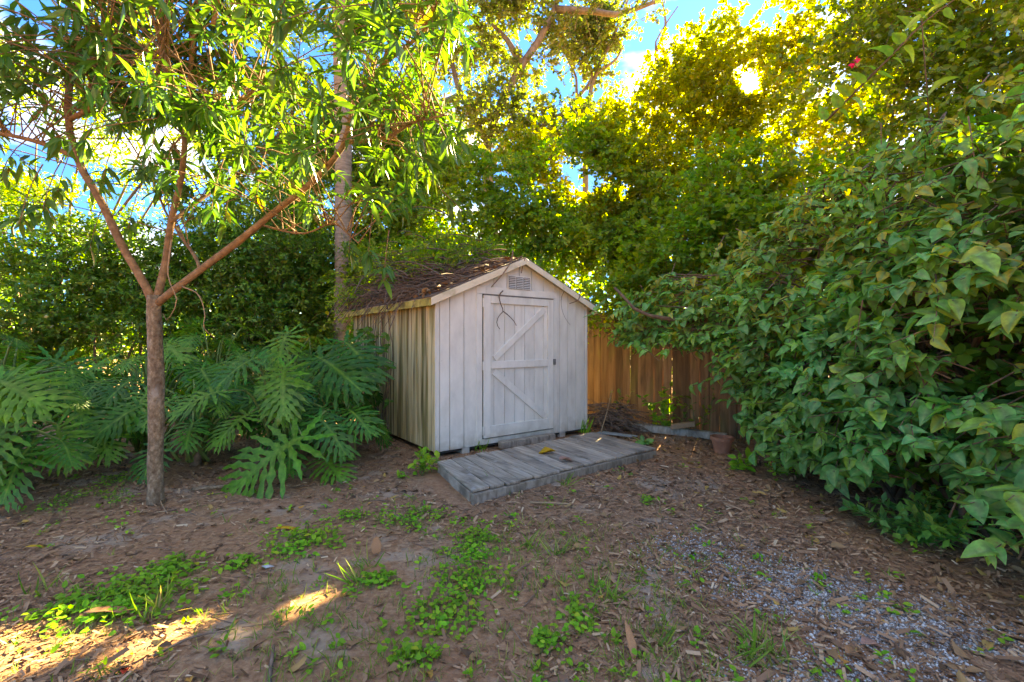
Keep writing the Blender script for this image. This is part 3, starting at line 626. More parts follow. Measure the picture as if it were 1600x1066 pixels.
# ---------------- generic leafy mass
def leafy(name, label, cat, blobs, ntwig, nl, ln, size, mat, tpl=T_SMALL, droop=.2, hole=None, hfreq=1., bias=.45, trunks=None, bark='stem', up=.6, out=.3, rand=.5, group=None, base=None, updir=.3, nmax=0, crown='crown', tw=.004, hang=0., lim=None, side=.9, limbr=.035, thin=0):
    b0 = np.array(base if base is not None else (np.mean([b_[0] for b_ in blobs]), np.mean([b_[1] for b_ in blobs]), 0.)); b0[2] = 0
    th = thing(name, label, cat, tuple(b0), group=group)
    p, u = blob_starts(blobs, ntwig, bias, hole, hfreq)
    dirs = nrm(u*.8+rng.normal(0, .45, p.shape)+np.array([0, 0, updir]))
    ok = open_shaft(p, .06)
    if lim is not None: ok &= lim(p)
    p, dirs = p[ok], dirs[ok]
    lens = ln*rng.uniform(.6, 1.4, len(p))
    pos, R, sz_, rn_, path = leaves_on_twigs(p, dirs, lens, nl, droop, size, up, out, rand, hang=hang, side=side)
    ok = open_shaft(pos, 0) & (pos[:, 2] > .02)
    if lim is not None: ok &= lim(pos)
    pos, R, sz_, rn_ = pos[ok], R[ok], sz_[ok], rn_[ok]
    tr = []
    C = np.array(blobs)[:, :3]
    if trunks is None:
        j = np.argsort(-np.array(blobs)[:, 3])[:9]
        trunks = [[b0+np.array([*rng.normal(0, .12, 2), -.05]), (b0*.65+C[q_]*.35)*np.array([1, 1, 0])+np.array([*rng.normal(0, .2, 2), C[q_][2]*.45]), b0*.2+C[q_]*[.8, .8, .85]+rng.normal(0, .15, 3)] for q_ in j]
    for i_, tp in enumerate(trunks): rr0 = limbr*(1 if (i_ == 0 or not thin) else thin); tr.append(limb(np.array(tp)-b0, rr0, rr0*.3, 14, 6, .02))
    link('trunk', mesh_from('trunk', *join(tr), smooth=True), M[bark], th)
    if tw:
        q_ = rng.permutation(len(path))[:6000]
        o = link('twigs', mesh_from('twigs', *tubes(path[q_]-b0, np.tile(np.linspace(tw, tw*.4, 4), (len(q_), 1)), 3)), M[bark], th); o['kind'] = 'stuff'
    if nmax: pick_apart('leaf', tpl, pos, R, sz_, rn_, mat, th, nmax, crown)
    else: leaf_obj(crown, tpl, pos-b0, R, sz_, rn_, mat, th)['kind'] = 'stuff'
    return th, len(pos)
cnt = {}
def keepn(key, r_): cnt[key] = r_[1]; return r_[0]
SHW = lambda p: ~(((((p[:, 0]-SA[0])*U[0]+(p[:, 1]-SA[1])*U[1]) > -.02) & (((p[:, 0]-SA[0])*U[0]+(p[:, 1]-SA[1])*U[1]) < WID+.02) & (((p[:, 0]-SA[0])*Vv[0]+(p[:, 1]-SA[1])*Vv[1]) > -.25) & (((p[:, 0]-SA[0])*Vv[0]+(p[:, 1]-SA[1])*Vv[1]) < DEP+.05)) & (p[:, 2] < ZE+.45))
# oaks far behind
def oaklimbs(pls, Z): return [[P(x, y, Z) for x, y in pl] for pl in pls]
o1 = oaklimbs([[(770, 520), (768, 330), (760, 230), (797, 134), (847, 55), (870, 8), (880, -60)], [(868, 15), (930, 18), (965, 22), (1024, 2), (1060, -20)], [(768, 260), (807, 193), (850, 184), (890, 178)], [(764, 225), (722, 150), (705, 95), (685, 60), (660, 20)], [(722, 150), (690, 160), (650, 165)], [(815, 100), (790, 60), (760, 30)]], 14)
keepn('oak1', leafy('oak_tree', 'spreading oak with thick grey limbs high behind the shed', 'tree',
    [bl(750, 60, 14, 1.6, 1.3), bl(700, 30, 14, 1.3, 1), bl(800, 20, 14, 1.4, .9), bl(800, 165, 13.6, 1.3, .7), bl(720, 200, 13.6, 1.5, 1.1), bl(840, 210, 13.6, 1.5, .6), bl(660, 150, 14, 1.1, .8), bl(960, 15, 14, 1.3, .45), bl(880, 190, 13.6, 1.1, .5), bl(640, 60, 14.2, 1.4, 1.4), bl(880, 60, 14.4, .8, .6), bl(820, 95, 14, .9, .6)],
    2900, 14, .55, .12, M['oak'], T_ROUND, hole=.0, hfreq=1.3, trunks=o1, bark='oakbark', tw=.012, limbr=.24, thin=.5, bias=.6, base=P(770, 520, 14)))
o2 = oaklimbs([[(915, 500), (915, 260), (920, 158), (933, 110), (949, 79), (970, 30), (985, -10)], [(915, 180), (902, 150), (898, 118), (878, 72)], [(930, 115), (960, 95), (975, 70)], [(905, 150), (925, 120), (915, 80), (930, 40)], [(1020, 300), (1024, 95), (1028, 59), (1060, 10)], [(1025, 80), (1040, 40), (1036, 0)]], 16)
keepn('oak2', leafy('oak_tree', 'thin oak with sparse leaves and bare forked branches against blue sky', 'tree',
    [bl(910, 60, 16, 1.1, 1.0), bl(940, 40, 16, 1.0, .8), bl(890, 120, 16, .8, .7), bl(960, 110, 16, .6, .5), bl(915, 210, 15.5, 1.4, .8), bl(970, 190, 15.5, 1, .8)], 1500, 13, .5, .12, M['oak'], T_ROUND, hole=.05, hfreq=1.5, trunks=o2, bark='oakbark', tw=.012, limbr=.15, thin=.45, bias=.6, base=P(920, 520, 16)))
# yellow-green sunlit tree
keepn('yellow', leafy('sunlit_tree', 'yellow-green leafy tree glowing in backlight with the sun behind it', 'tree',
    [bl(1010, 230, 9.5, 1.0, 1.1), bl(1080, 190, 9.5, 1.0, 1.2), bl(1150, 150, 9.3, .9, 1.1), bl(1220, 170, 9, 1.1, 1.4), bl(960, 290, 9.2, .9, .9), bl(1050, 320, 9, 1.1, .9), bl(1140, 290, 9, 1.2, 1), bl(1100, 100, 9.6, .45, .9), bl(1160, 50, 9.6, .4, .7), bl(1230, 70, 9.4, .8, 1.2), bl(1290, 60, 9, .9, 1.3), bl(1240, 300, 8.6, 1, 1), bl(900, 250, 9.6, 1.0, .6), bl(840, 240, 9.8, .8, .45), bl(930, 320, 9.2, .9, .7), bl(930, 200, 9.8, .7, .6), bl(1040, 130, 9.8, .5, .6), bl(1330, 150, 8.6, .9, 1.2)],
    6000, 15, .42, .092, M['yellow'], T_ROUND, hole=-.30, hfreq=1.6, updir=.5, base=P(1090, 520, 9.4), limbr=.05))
# vine thicket behind the shed
keepn('vine', leafy('vine_thicket', 'tangled vine thicket with small bright leaves rising behind the shed roof', 'vine',
    [bl(720, 310, 9.3, 1.2, .9), bl(800, 330, 9.0, 1.1, .9), bl(880, 300, 8.8, 1.1, .9), bl(930, 380, 8.6, .9, .9), bl(850, 390, 9.2, 1, .8), bl(770, 260, 9.6, 1.0, .7), bl(640, 300, 9.8, 1, 1.2), bl(620, 400, 10, 1, 1), bl(700, 400, 10, 1, 1), bl(860, 250, 9.4, .9, .5), bl(960, 420, 8.6, .8, .8), bl(1010, 390, 8.4, .9, .8), bl(1000, 330, 8.6, .8, .7), bl(960, 340, 8.8, .9, .9), bl(940, 290, 9.2, .9, .8), bl(910, 270, 9.0, .8, .7), bl(890, 215, 9.2, .7, .45), bl(940, 230, 9.2, .6, .6), (*shed_pt(.75, 3.7, 2.5), .6, .6, .7), (*shed_pt(1.6, 3.6, 2.8), .8, .6, .6), (*shed_pt(2.6, 3.4, 2.7), .7, .6, .7), (*shed_pt(.35, 4.0, 2.3), .45, .5, .8), (*shed_pt(3.1, 2.4, 2.4), .5, .6, .6)],
    7600, 14, .40, .090, M['vine'], T_ROUND, hole=-.36, hfreq=1.6, droop=.5, base=P(800, 520, 9.5), lim=SHW))
keepn('roofvine', leafy('creeper', 'light green creeper spilling over the shed roof ridge', 'vine',
    [(*shed_pt(1.15, .75, 2.58), .5, .6, .2), (*shed_pt(.7, 1.2, 2.42), .5, .5, .22), (*shed_pt(.9, 1.5, 2.55), .5, .6, .35), (*shed_pt(1.7, 1.3, 2.5), .5, .5, .35), (*shed_pt(.6, 2.5, 2.4), .6, .6, .45), (*shed_pt(1.2, 2.2, 2.75), .7, .7, .35), (*shed_pt(.1, 2.8, 2.2), .4, .4, .4), (*shed_pt(2.3, 1.0, 2.25), .3, .5, .3), (*shed_pt(2.62, .5, 1.85), .14, .3, .35)],
    1150, 9, .28, .06, M['vine'], T_ROUND, droop=.6, base=shed_pt(1.25, DEP+.35, 0), lim=lambda p: SHW(p) & (p[:, 2] > 1.3), tw=.003, limbr=.015,
    trunks=[[shed_pt(1.25, DEP+.35, 0), shed_pt(1.25, DEP+.3, 1.8), shed_pt(1.2, DEP, 2.65), shed_pt(1.2, .9, 2.55)], [shed_pt(1.35, DEP+.35, 0), shed_pt(1.7, DEP+.3, 1.6), shed_pt(1.8, DEP, 2.6), shed_pt(2.1, 1.0, 2.35), shed_pt(2.56, .5, 2.1), shed_pt(2.62, .4, 1.6)]]))
# left background
keepn('left1', leafy('feathery_tree', 'light green small-leaved tree behind the mango tree at far left', 'tree',
    [bl(40, 130, 9, 1.3, 1.3), bl(160, 70, 9, 1.4, 1.2), bl(-60, 60, 9, 1.5, 1.5), bl(150, 190, 9, .9, .7), bl(20, 330, 8.5, 1.1, .5), bl(300, 60, 9.4, 1.4, 1.1), bl(430, 40, 9.4, 1.3, 1.1), bl(0, 240, 9, 1.2, .9), bl(230, 250, 9.3, 1.0, .8), bl(330, 200, 9.3, 1.0, .9), bl(90, 340, 9, 1.2, .5)], 3800, 12, .45, .10, M['vine'], T_SMALL, hole=-.1, hfreq=1.2, base=P(60, 520, 9), limbr=.04))
keepn('left2', leafy('broadleaf_tree', 'dense dark green tree behind the palm trunk', 'tree',
    [bl(470, 300, 10, 1.2, 1.2), bl(560, 240, 10.4, 1.1, 1.1), bl(400, 380, 9.6, 1.3, 1.0), bl(600, 330, 10.2, 1, 1), bl(500, 420, 9.8, 1.2, .9), bl(640, 230, 10.6, 1.0, .9), bl(600, 160, 10.8, 1.1, 1.0), bl(480, 180, 10.4, 1.2, 1.0), bl(690, 260, 10.4, .9, .8)], 4800, 13, .42, .11, M['hedge'], T_SMALL, hole=-.3, hfreq=1.5, base=P(500, 520, 10), limbr=.06))
for i, (x, Z, w, h, lab) in enumerate([(40, 8.0, 1.6, 1.0, 'leafy green hedge shrub at the far left edge behind the philodendrons'), (200, 8.4, 1.6, 1.05, 'leafy hedge shrub directly behind the mango trunk'), (370, 8.8, 1.5, 1.1, 'leafy hedge shrub between the mango trunk and the palm'), (500, 9.6, 1.2, 1.1, 'dark hedge shrub at the foot of the palm trunk')]):
    c0 = P(x, 480, Z); hh = h*1.15
    keepn('hedge%d' % i, leafy('hedge_shrub', lab, 'shrub', [(c0[0], c0[1], .9, w, .8, 1.0), (c0[0]-.4, c0[1], 1.6, w*.8, .8, hh*.8), (c0[0]+.6, c0[1]+.2, 1.9, w*.7, .7, hh*.75), (c0[0]-.7, c0[1], 2.35, w*.5, .6, .6), (c0[0]+.2, c0[1]+.3, 2.6, w*.5, .6, .55), (c0[0]-.3, c0[1]+.2, 3.1, w*.6, .5, .5), (c0[0]+.9, c0[1]+.2, 3.0, w*.4, .5, .5)],
        2100, 12, .36, .105, M['hedge'], T_SMALL, hole=-.4, hfreq=1.7, group='hedge shrubs behind the philodendrons'))
for i, (x, Z, lab) in enumerate([(-100, 11.5, 'far dark hedge at the left edge of the yard'), (300, 12, 'far dark hedge seen through gaps left of the palm'), (700, 12.2, 'far dark hedge behind the vine thicket'), (1100, 11.5, 'far dark hedge behind the sunlit tree')]):
    c0 = P(x, 480, Z)
    keepn('far%d' % i, leafy('far_hedge', lab, 'hedge', [(c0[0]+dx, c0[1]+dy, z_, 2.2, .9, 1.2) for dx, dy, z_ in ((-2, 0, .9), (1.5, .2, 1.0), (0, .3, 2.0), (3, .1, 1.8))], 1500, 11, .5, .13, M['hedge'], T_SMALL, group='far hedges along the boundary', tw=0))
# shrub row along the fence, right: tall glossy bougainvillea
boug = keepn('boug', leafy('bougainvillea', 'tall dark glossy thorny shrub at upper right with one magenta flower', 'shrub',
    [bl(1330, 130, 6.6, 1.0, 1.1), bl(1420, 100, 6.2, 1.0, 1.2), bl(1520, 120, 5.8, 1.0, 1.3), bl(2400, 250, 6.0, .9, .9), bl(1500, 270, 5.6, .9, .9), bl(1600, 200, 5.4, 1, 1.2), bl(1580, 40, 5.8, 1, 1), bl(1380, 20, 6.6, 1, .8), bl(1480, -20, 6.2, 1.1, .9), bl(1290, 240, 6.8, .8, .8), bl(1680, 120, 5.2, 1, 1.4), bl(1560, 330, 5.2, .8, .8)],
    3300, 12, .40, .088, M['dark'], T_ROUND, hole=-.26, hfreq=1.6, droop=.3, base=P(1480, 520, 6.0)*[1, 1, 0], limbr=.05, nmax=0))
fp = P(1337, 97, 5.3)-np.array(boug.location)
rr_ = rng.normal(size=(9, 3)); leaf_obj('flower', T_OVAL, np.tile(fp, (9, 1))+rng.normal(0, .012, (9, 3)), frames(rr_, nrm(rng.normal(size=(9, 3)))), np.full(9, .06), rng.uniform(0, 1, 9), M['flower'], boug)
# middle layer under it: green shrub over the fence
keepn('mid', leafy('fence_shrub', 'mid green leafy shrub growing over the fence beneath the sunlit tree', 'shrub',
    [bl(1080, 400, 7.2, .8, .7), bl(1160, 380, 6.8, .9, .8), bl(1250, 360, 6.4, .9, .8), bl(1350, 340, 6.0, .9, .8), bl(1030, 450, 7.4, .5, .35), bl(950, 478, 7.35, .35, .32), bl(995, 468, 7.25, .4, .35), bl(1150, 300, 7.2, .8, .6), bl(1220, 450, 6.2, .8, .5)],
    2700, 10, .42, .105, M['vine'], T_OVAL, hole=-.35, hfreq=1.5, droop=.25, base=P(1200, 520, 7.0)*[1, 1, 0], up=1.0, limbr=.035))

keepn('rightback', leafy('hedge_shrub', 'dark leafy shrub filling the gap behind the broad-leaved shrub at the right edge', 'shrub',
    [(3.7, 3.2, .8, .8, 1.2, .9), (3.8, 2.4, 1.6, .8, 1.0, .9), (3.9, 3.6, 2.0, .8, 1.2, .8), (4.3, 4.4, 1.8, .8, .9, 1.0), (4.0, 1.9, .8, .7, .8, .9), (4.2, 2.8, 2.6, .8, 1., .6)], 1500, 11, .36, .10, M['hedge'], T_ROUND, base=(3.8, 3.0, 0)))
# big broad-leaved shrub on the right: leaning tiers of heart-shaped leaves
def heart_surface(n):
    y = rng.uniform(1.7, 6.6, n); z = rng.uniform(.20, 3.9, n)
    low = np.interp(y, [1.7, 2.6, 3.6, 4.5, 4.8, 5.1, 6.6], [.35, .42, .38, .28, .5, 1.2, 1.45])
    top = np.interp(y, [1.7, 3.0, 4.5, 5.6, 6.6], [3.3, 3.1, 2.75, 2.35, 1.9])
    xf = np.interp(z, [0.2, .6, 1.2, 1.9, 2.6, 3.9], [2.62, 2.35, 2.28, 2.45, 2.75, 3.5])
    xf = xf+np.interp(y, [1.7, 2.4, 3.5, 5.2, 6.0, 6.6], [.22, .08, 0, -.08, -.55, -.95])+.22*snoise(np.stack([y*0, y, z], -1), 1.5)
    x = xf+rng.exponential(.36, n)
    ok = (z > low) & (z < top) & (snoise(np.stack([x, y, z], -1), 2.3) > -.28)
    return np.stack([x, y, z], -1)[ok]
hb = np.array([3.35, 4.1, 0])
heart = thing('broadleaf_shrub', 'big shrub with broad heart-shaped green leaves spreading from the fence at right', 'shrub', tuple(hb))
st = heart_surface(4000)
ext = np.array([P(985, 500, 5.9), P(1000, 535, 5.7), P(930, 478, 6.0), P(1050, 520, 5.4), P(1070, 430, 5.2), P(1090, 520, 5.1), P(1110, 480, 5.0), P(1140, 420, 4.8), P(1040, 545, 5.5), P(1100, 590, 5.2), P(1150, 610, 4.9), P(1120, 440, 4.8), P(1560, 840, 2.2), P(1590, 790, 2.2), P(1540, 700, 2.5), P(1580, 620, 2.4), P(960, 485, 5.9)])
st = np.vstack([st, ext])
dirs = nrm(np.array([-1., -.25, .12])+rng.normal(0, .5, st.shape))
ln = rng.uniform(.25, .6, len(st))
pos, R, sz_, rn_, path = leaves_on_twigs(st-dirs*ln[:, None]*.7, dirs, ln, 7, .22, .100, up=1.3, out=.6, rand=.35, side=.85, hang=.12, jitter=.2, t0=.3)
n_ = R[:, :, 2]
sz_ = sz_*np.interp(pos[:, 2], [0, 2, 4], [1.12, .95, .62])*rng.uniform(.65, 1.25, len(sz_)); dd_ = rng.uniform(0, 1, len(sz_)) < .02; rn_ = np.where(dd_, .99, rn_); rn_ = np.clip(rn_+np.interp(pos[:, 2], [0, 1.2, 2.6], [-.12, .02, .32])+.15*snoise(pos, 1.1), 0, .999)  # higher leaves shifted yellower: the sunlit tops are put into the leaf colour
# arching long shoot against the sky side
sh = spline([P(2400, 330, 3.6), P(1415, 235, 3.5), P(1450, 150, 3.3), P(1462, 80, 3.2), P(1440, 30, 3.1)], 12)
sh2 = spline([P(1290, 190, 4.4), P(1340, 140, 4.2), P(1390, 90, 4.0), P(1450, 30, 3.9), P(1520, -20, 3.8)], 12)
for q_ in (sh, sh2):
    dq = nrm(np.gradient(q_, axis=0)); sd = nrm(np.cross(dq, [0.1, 1, .1]))
    for s_ in (-1, 1):
        dd = nrm(sd*s_+dq*.3+np.array([0, -.2, -.1])+rng.normal(0, .15, q_.shape))
        pos = np.vstack([pos, q_+dd*.03]); R = np.concatenate([R, frames(dd, nrm(np.array([0, -.3, 1.])+rng.normal(0, .3, q_.shape)))]); sz_ = np.concatenate([sz_, rng.uniform(.11, .17, 12)]); rn_ = np.concatenate([rn_, rng.uniform(.55, .9, 12)])
ok = open_shaft(pos, 0.02) & (pos[:, 2] > .06); pos, R, sz_, rn_ = pos[ok], R[ok], sz_[ok], rn_[ok]
stems = []
for i in range(60):
    e = st[rng.integers(0, len(st))]; b_ = hb+np.array([rng.normal(.1, .25), rng.normal(0, .9), 0]); md = (b_+e)/2+np.array([.2, 0, .35*e[2]])
    stems.append(limb(np.array([b_+[0, 0, -.05], md, e])-hb, .022, .006, 12, 6, .02))
stems.append(limb(sh-hb, .009, .004, 12, 5)); stems.append(limb(sh2-hb, .012, .004, 12, 5))
stems.append(limb(np.array([P(1300, 470, 5.6), P(1150, 500, 5.4), P(1010, 492, 5.6), P(960, 450, 6.0)])-hb, .035, .018, 14, 7, .03))
link('stems', mesh_from('stems', *join(stems), smooth=True), M['stem'], heart)
o = link('twigs', mesh_from('twigs', *tubes(path-hb, np.tile([.006, .005, .004, .002], (len(path), 1)), 4)), M['stem'], heart); o['kind'] = 'stuff'
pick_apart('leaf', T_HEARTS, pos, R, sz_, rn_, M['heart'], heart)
cnt['heart'] = len(pos)

# ------------------------------------------------------------------ philodendrons
def philo_leaf(seed):
    """deeply cut leaf, midrib along +Y (length 1), lobes of lobes"""
    r_ = np.random.default_rng(seed); V = []; Fq = []; ve = []
    def z_of(x, y): return -.32*max(y, 0)**2-.10*y*y*(y < 0)-.30*x*x+.10*abs(x)+.012*math.sin(9*x+7*y)
    def add(x, y, dz=0., v=0.): V.append((x, y, z_of(x, y)+dz)); ve.append(v); return len(V)-1
    # web along the midrib
    ts = np.linspace(-.04, .97, 14); rows = []
    for t_ in ts:
        w = .048*math.sin(math.pi*min(max((t_+.1)/1.1, 0), 1))**.6+.006
        rows.append([add(-w, t_), add(-.013*(1.1-t_), t_, .006, 1), add(.013*(1.1-t_), t_, .006, 1), add(w, t_)])
    for a_, b_ in zip(rows[:-1], rows[1:]):
        for j in range(3): Fq.append((a_[j], a_[j+1], b_[j+1], b_[j]))
    nl = 10
    for sd in (-1, 1):
        for i in range(nl):
            u = i/(nl-1); y0 = -.03+.93*u**1.05; Ln = (.54*math.sin(math.pi*(.20+.72*u))**.9+.05)*r_.uniform(.9, 1.1)
            an = math.radians(np.interp(u, [0, .12, .35, .7, 1], [150, 105, 72, 50, 24])+r_.normal(0, 3))
            dx, dy = math.sin(an)*sd, math.cos(an); nx_, ny_ = -dy, dx
            K = 8; prev = None; bend = .18
            for k_ in range(K):
                q_ = k_/(K-1); cx = .02*sd+dx*Ln*q_; cy = y0+dy*Ln*q_+bend*Ln*q_*q_*(.6 if an < 1.6 else -.1)
                w = .037*(.75+.75*q_)*(1-q_**3.2)*(1+.55*math.sin(k_*2.6+i*1.7))*(.7+.6*Ln)+.0025
                row = [add(cx+nx_*w, cy+ny_*w, -.004), add(cx, cy, .007*(1-q_), .55*(1-q_)), add(cx-nx_*w, cy-ny_*w, -.004)]
                if prev:
                    for j in range(2):
                        f_ = (prev[j], prev[j+1], row[j+1], row[j]); Fq.append(f_ if sd > 0 else f_)
                prev = row
    return np.array(V), np.array(Fq).ravel(), np.full(len(Fq), 4), np.array(ve)
PT = [philo_leaf(3+k) for k in range(4)]
PM = []
for k, tp in enumerate(PT):
    for j in range(3):
        me = mesh_from('leaf', tp[0], tp[1], tp[2], {'rnd': ('FACE', np.full(len(tp[2]), .15+.3*j)), 'vein': ('POINT', tp[3])}, True); me.materials.append(M['philo']); PM.append(me)
def philodendron(base, leaves, label):
    th = thing('philodendron', label, 'plant', tuple(base), group='philodendrons under the mango tree')
    pet = []
    for (p, d_, n_, s_) in leaves:
        o = bpy.data.objects.new('leaf', PM[rng.integers(0, len(PM))]); p = np.array(p); d_ = nrm(np.array(d_)+rng.normal(0, .06, 3)); Rm = frames(np.array(d_)[None], np.array(n_)[None])[0]
        Mx = Matrix(Rm.tolist()).to_4x4()@Matrix.Scale(float(s_), 4); Mx.translation = Vector(p-base)
        Mx = Mx@Matrix.Scale(.88, 4); o.matrix_local = Mx; o.parent = th; COL.objects.link(o)
        b_ = base+np.array([*rng.normal(0, .06, 2), .05]); q_ = p-np.array(d_)*.02
        pth = spline([b_, b_*.5+q_*.5+np.array([0, 0, .22+.1*np.linalg.norm(q_-b_)]), q_+np.array([0, 0, .0])], 10)-base
        link('petiole', mesh_from('petiole', *tubes(pth[None], np.linspace(.017, .009, 10)[None], 6, True), smooth=True), M['petiole'], th)
    # short stem
    link('stem', mesh_from('stem', *limb(np.array([[0, 0, -.05], [0.03, 0, .12], [0, .03, .3]]), .06, .04, 6, 8)), M['stem'], th)
def auto_leaves(base, n, r0, hmax, s0, back=.35):
    out_ = []; n = int(n*1.8); s0 *= .68; r0 *= 1.05
    for i in range(n):
        a_ = i*2.4+rng.uniform(-.3, .3); rr_ = r0*math.sqrt((i+.6)/n); h = hmax*(1-.65*(i/n)**1.4)*rng.uniform(.85, 1.1)
        p = base+np.array([math.cos(a_)*rr_, math.sin(a_)*rr_*(.8), h]); dr = np.array([math.cos(a_), math.sin(a_)-back, rng.uniform(-.5, -.05)-.5*i/n])
        nn_ = np.array([math.cos(a_)*.55, math.sin(a_)*.55-.30, 1.])+rng.normal(0, .3, 3)
        out_.append((p, nrm(dr), nrm(nn_), s0*rng.uniform(.6, 1.2)))
    return out_
def lf(px, py, Z, tx, ty, tZ, up=(0, -.55, 1), s=None):
    """leaf blade from its base pixel to its tip pixel"""
    a_, b_ = P(px, py, Z), P(tx, ty, tZ); d_ = b_-a_
    return (a_, nrm(d_), nrm(np.array(up)+rng.normal(0, .1, 3)), s or np.linalg.norm(d_)*1.02)
philodendron(np.array([-2.55, 5.0, 0]), [lf(470, 685, 4.25, 330, 770, 3.9, (.1, -.8, .8)), lf(345, 612, 4.5, 255, 640, 4.2), lf(445, 575, 4.6, 432, 640, 4.2), lf(400, 560, 4.8, 310, 600, 4.5), lf(450, 520, 5.2, 420, 560, 4.8)]+auto_leaves(np.array([-2.35, 5.1, 0]), 7, .75, .85, .62), 'philodendron with the largest glossy cut leaf, right of the mango trunk')
philodendron(np.array([-1.85, 5.15, 0]), [lf(500, 655, 4.6, 545, 705, 4.35, (.2, -.7, .8)), lf(505, 715, 4.6, 540, 735, 4.3, (0, -.4, 1)), lf(545, 640, 4.9, 585, 665, 4.6), lf(500, 560, 5.2, 575, 580, 4.8), lf(450, 600, 4.9, 440, 655, 4.5), lf(540, 535, 5.4, 590, 580, 5.0)]+auto_leaves(np.array([-2.15, 5.3, 0]), 6, .5, .75, .52), 'philodendron closest to the mildewed shed wall')
philodendron(np.array([-3.1, 6.2, 0]), auto_leaves(np.array([-3.1, 6.2, 0]), 16, 1.05, 1.35, .72), 'tall philodendron in the middle at the back of the bed')
philodendron(np.array([-4.4, 5.5, 0]), [lf(155, 672, 4.4, 175, 710, 4.2), lf(230, 615, 4.7, 190, 655, 4.3)]+auto_leaves(np.array([-4.3, 5.5, 0]), 15, 1.05, 1.25, .70), 'philodendron behind and left of the mango trunk')
philodendron(np.array([-5.6, 5.0, 0]), auto_leaves(np.array([-5.5, 4.9, 0]), 15, 1.1, 1.3, .75), 'philodendron at the far left edge, further back')
philodendron(np.array([-4.35, 3.75, 0]), [lf(0, 595, 3.6, 80, 640, 3.4, (.2, -.6, .9), .55), lf(45, 700, 3.7, 10, 755, 3.5, (0, -.7, .8), .5), lf(90, 665, 3.9, 100, 720, 3.7, (0, -.7, .8), .45), lf(20, 660, 3.7, -40, 720, 3.4, (0, -.7, .8), .55)]+auto_leaves(np.array([-4.45, 3.85, 0]), 9, .75, 1.15, .60), 'nearest philodendron, cut off by the left edge')
philodendron(np.array([-4.6, 7.0, 0]), auto_leaves(np.array([-4.6, 7.0, 0]), 12, 1.0, 1.5, .75), 'philodendron deep in shade behind the bed, left')
philodendron(np.array([-3.0, 6.9, 0]), auto_leaves(np.array([-3.0, 6.9, 0]), 9, .8, 1.3, .6), 'philodendron at the back beside the rear of the shed')

philodendron(np.array([-3.45, 4.95, 0]), auto_leaves(np.array([-3.45, 4.95, 0]), 10, .8, .85, .72), 'philodendron directly behind the mango trunk, low and spreading')
philodendron(np.array([-4.9, 4.35, 0]), auto_leaves(np.array([-4.9, 4.35, 0]), 10, .8, .9, .75), 'philodendron between the mango trunk and the left edge, low')
philodendron(np.array([-2.5, 5.75, 0]), auto_leaves(np.array([-2.5, 5.75, 0]), 9, .65, 1.1, .7), 'philodendron behind the largest cut leaf, taller than it')
# ------------------------------------------------------------------ small plants
def small_plant(name, label, cat, pos, n, h, size, tpl, mat, spread=.6, nl=6, group=None, stems='stem'):
    pos = np.array(pos, float); pos[2] = gz(pos[0], pos[1])
    th = thing(name, label, cat, tuple(pos), group=group)
    s0 = rng.normal(0, h*.12, (n, 3)); s0[:, 2] = -.01
    d_ = nrm(np.stack([rng.normal(0, spread, n), rng.normal(0, spread, n), np.ones(n)], -1)); ln_ = h*rng.uniform(.6, 1.15, n)
    ps_, R_, z_, r_, pa = leaves_on_twigs(s0, d_, ln_, nl, .12, size, up=.8, out=.4, rand=.35)
    link('stems', mesh_from('stems', *tubes(pa, np.tile([.004, .0035, .003, .002], (n, 1)), 4)), M['petiole'], th)
    leaf_obj('leaves', tpl, ps_, R_, z_, r_, mat, th, True)['kind'] = 'stuff'
    return th
small_plant('seedling', 'bright yellow-green leafy seedling at the front left corner of the shed', 'plant', G(662, 738), 9, .28, .09, T_OVAL, M['weed'], .35)
small_plant('seedling', 'tiny green seedling in the mulch left of the corner seedling', 'plant', G(630, 745), 4, .10, .06, T_OVAL, M['weed'], .6, 4)
small_plant('shade_fern', 'feathery green fern growing beneath the big shrub at right', 'fern', G(1440, 850), 26, .42, .09, T_SMALL, M['heart'], .9, 16)
small_plant('shade_fern', 'small fern under the shrub beside the terracotta pot', 'fern', G(1215, 740), 10, .22, .06, T_SMALL, M['weed'], .9, 10)
small_plant('low_weed', 'leafy weed at the mulch edge left of the terracotta pot', 'weed', G(1150, 735), 7, .22, .10, T_OVAL, M['weed'], .6, 5)
small_plant('pothos', 'variegated climbing plant with pale leaves against the fence', 'plant', (2.25, 6.75, 0), 9, .75, .11, T_HEART, M['weed'], .28, 7)
small_plant('fence_seedling', 'dark leafy seedling in front of the left fence boards', 'plant', (1.62, 7.15, 0), 4, .75, .085, T_OVAL, M['dark'], .18, 6)
small_plant('fence_seedling', 'thin dark-leaved sapling standing before the middle fence boards', 'plant', (2.55, 6.55, 0), 6, 1.05, .09, T_OVAL, M['dark'], .3, 9)
small_plant('low_weed', 'dark broad weed by the right end of the platform', 'weed', (1.72, 5.95, 0), 5, .12, .13, T_OVAL, M['heart'], .9, 3)
for lab, (x, y), n, h in (('strappy grass tuft at the right corner of the shed', (913, 675), 26, .22), ('grass tuft between the platform and the shed wall', (750, 704), 18, .14)):
    p = G(x, y); p[2] = 0; th = thing('grass_tuft', lab, 'grass', tuple(p)); d_ = nrm(np.stack([rng.normal(0, .45, n), rng.normal(0, .45, n), np.ones(n)], -1))
    leaf_obj('blades', T_BLADE, rng.normal(0, .05, (n, 3))*[1, 1, 0], frames(d_, nrm(rng.normal(size=(n, 3)))), rng.uniform(.7, 1.2, n)*h, rng.uniform(0, .6, n), M['weed'], th)
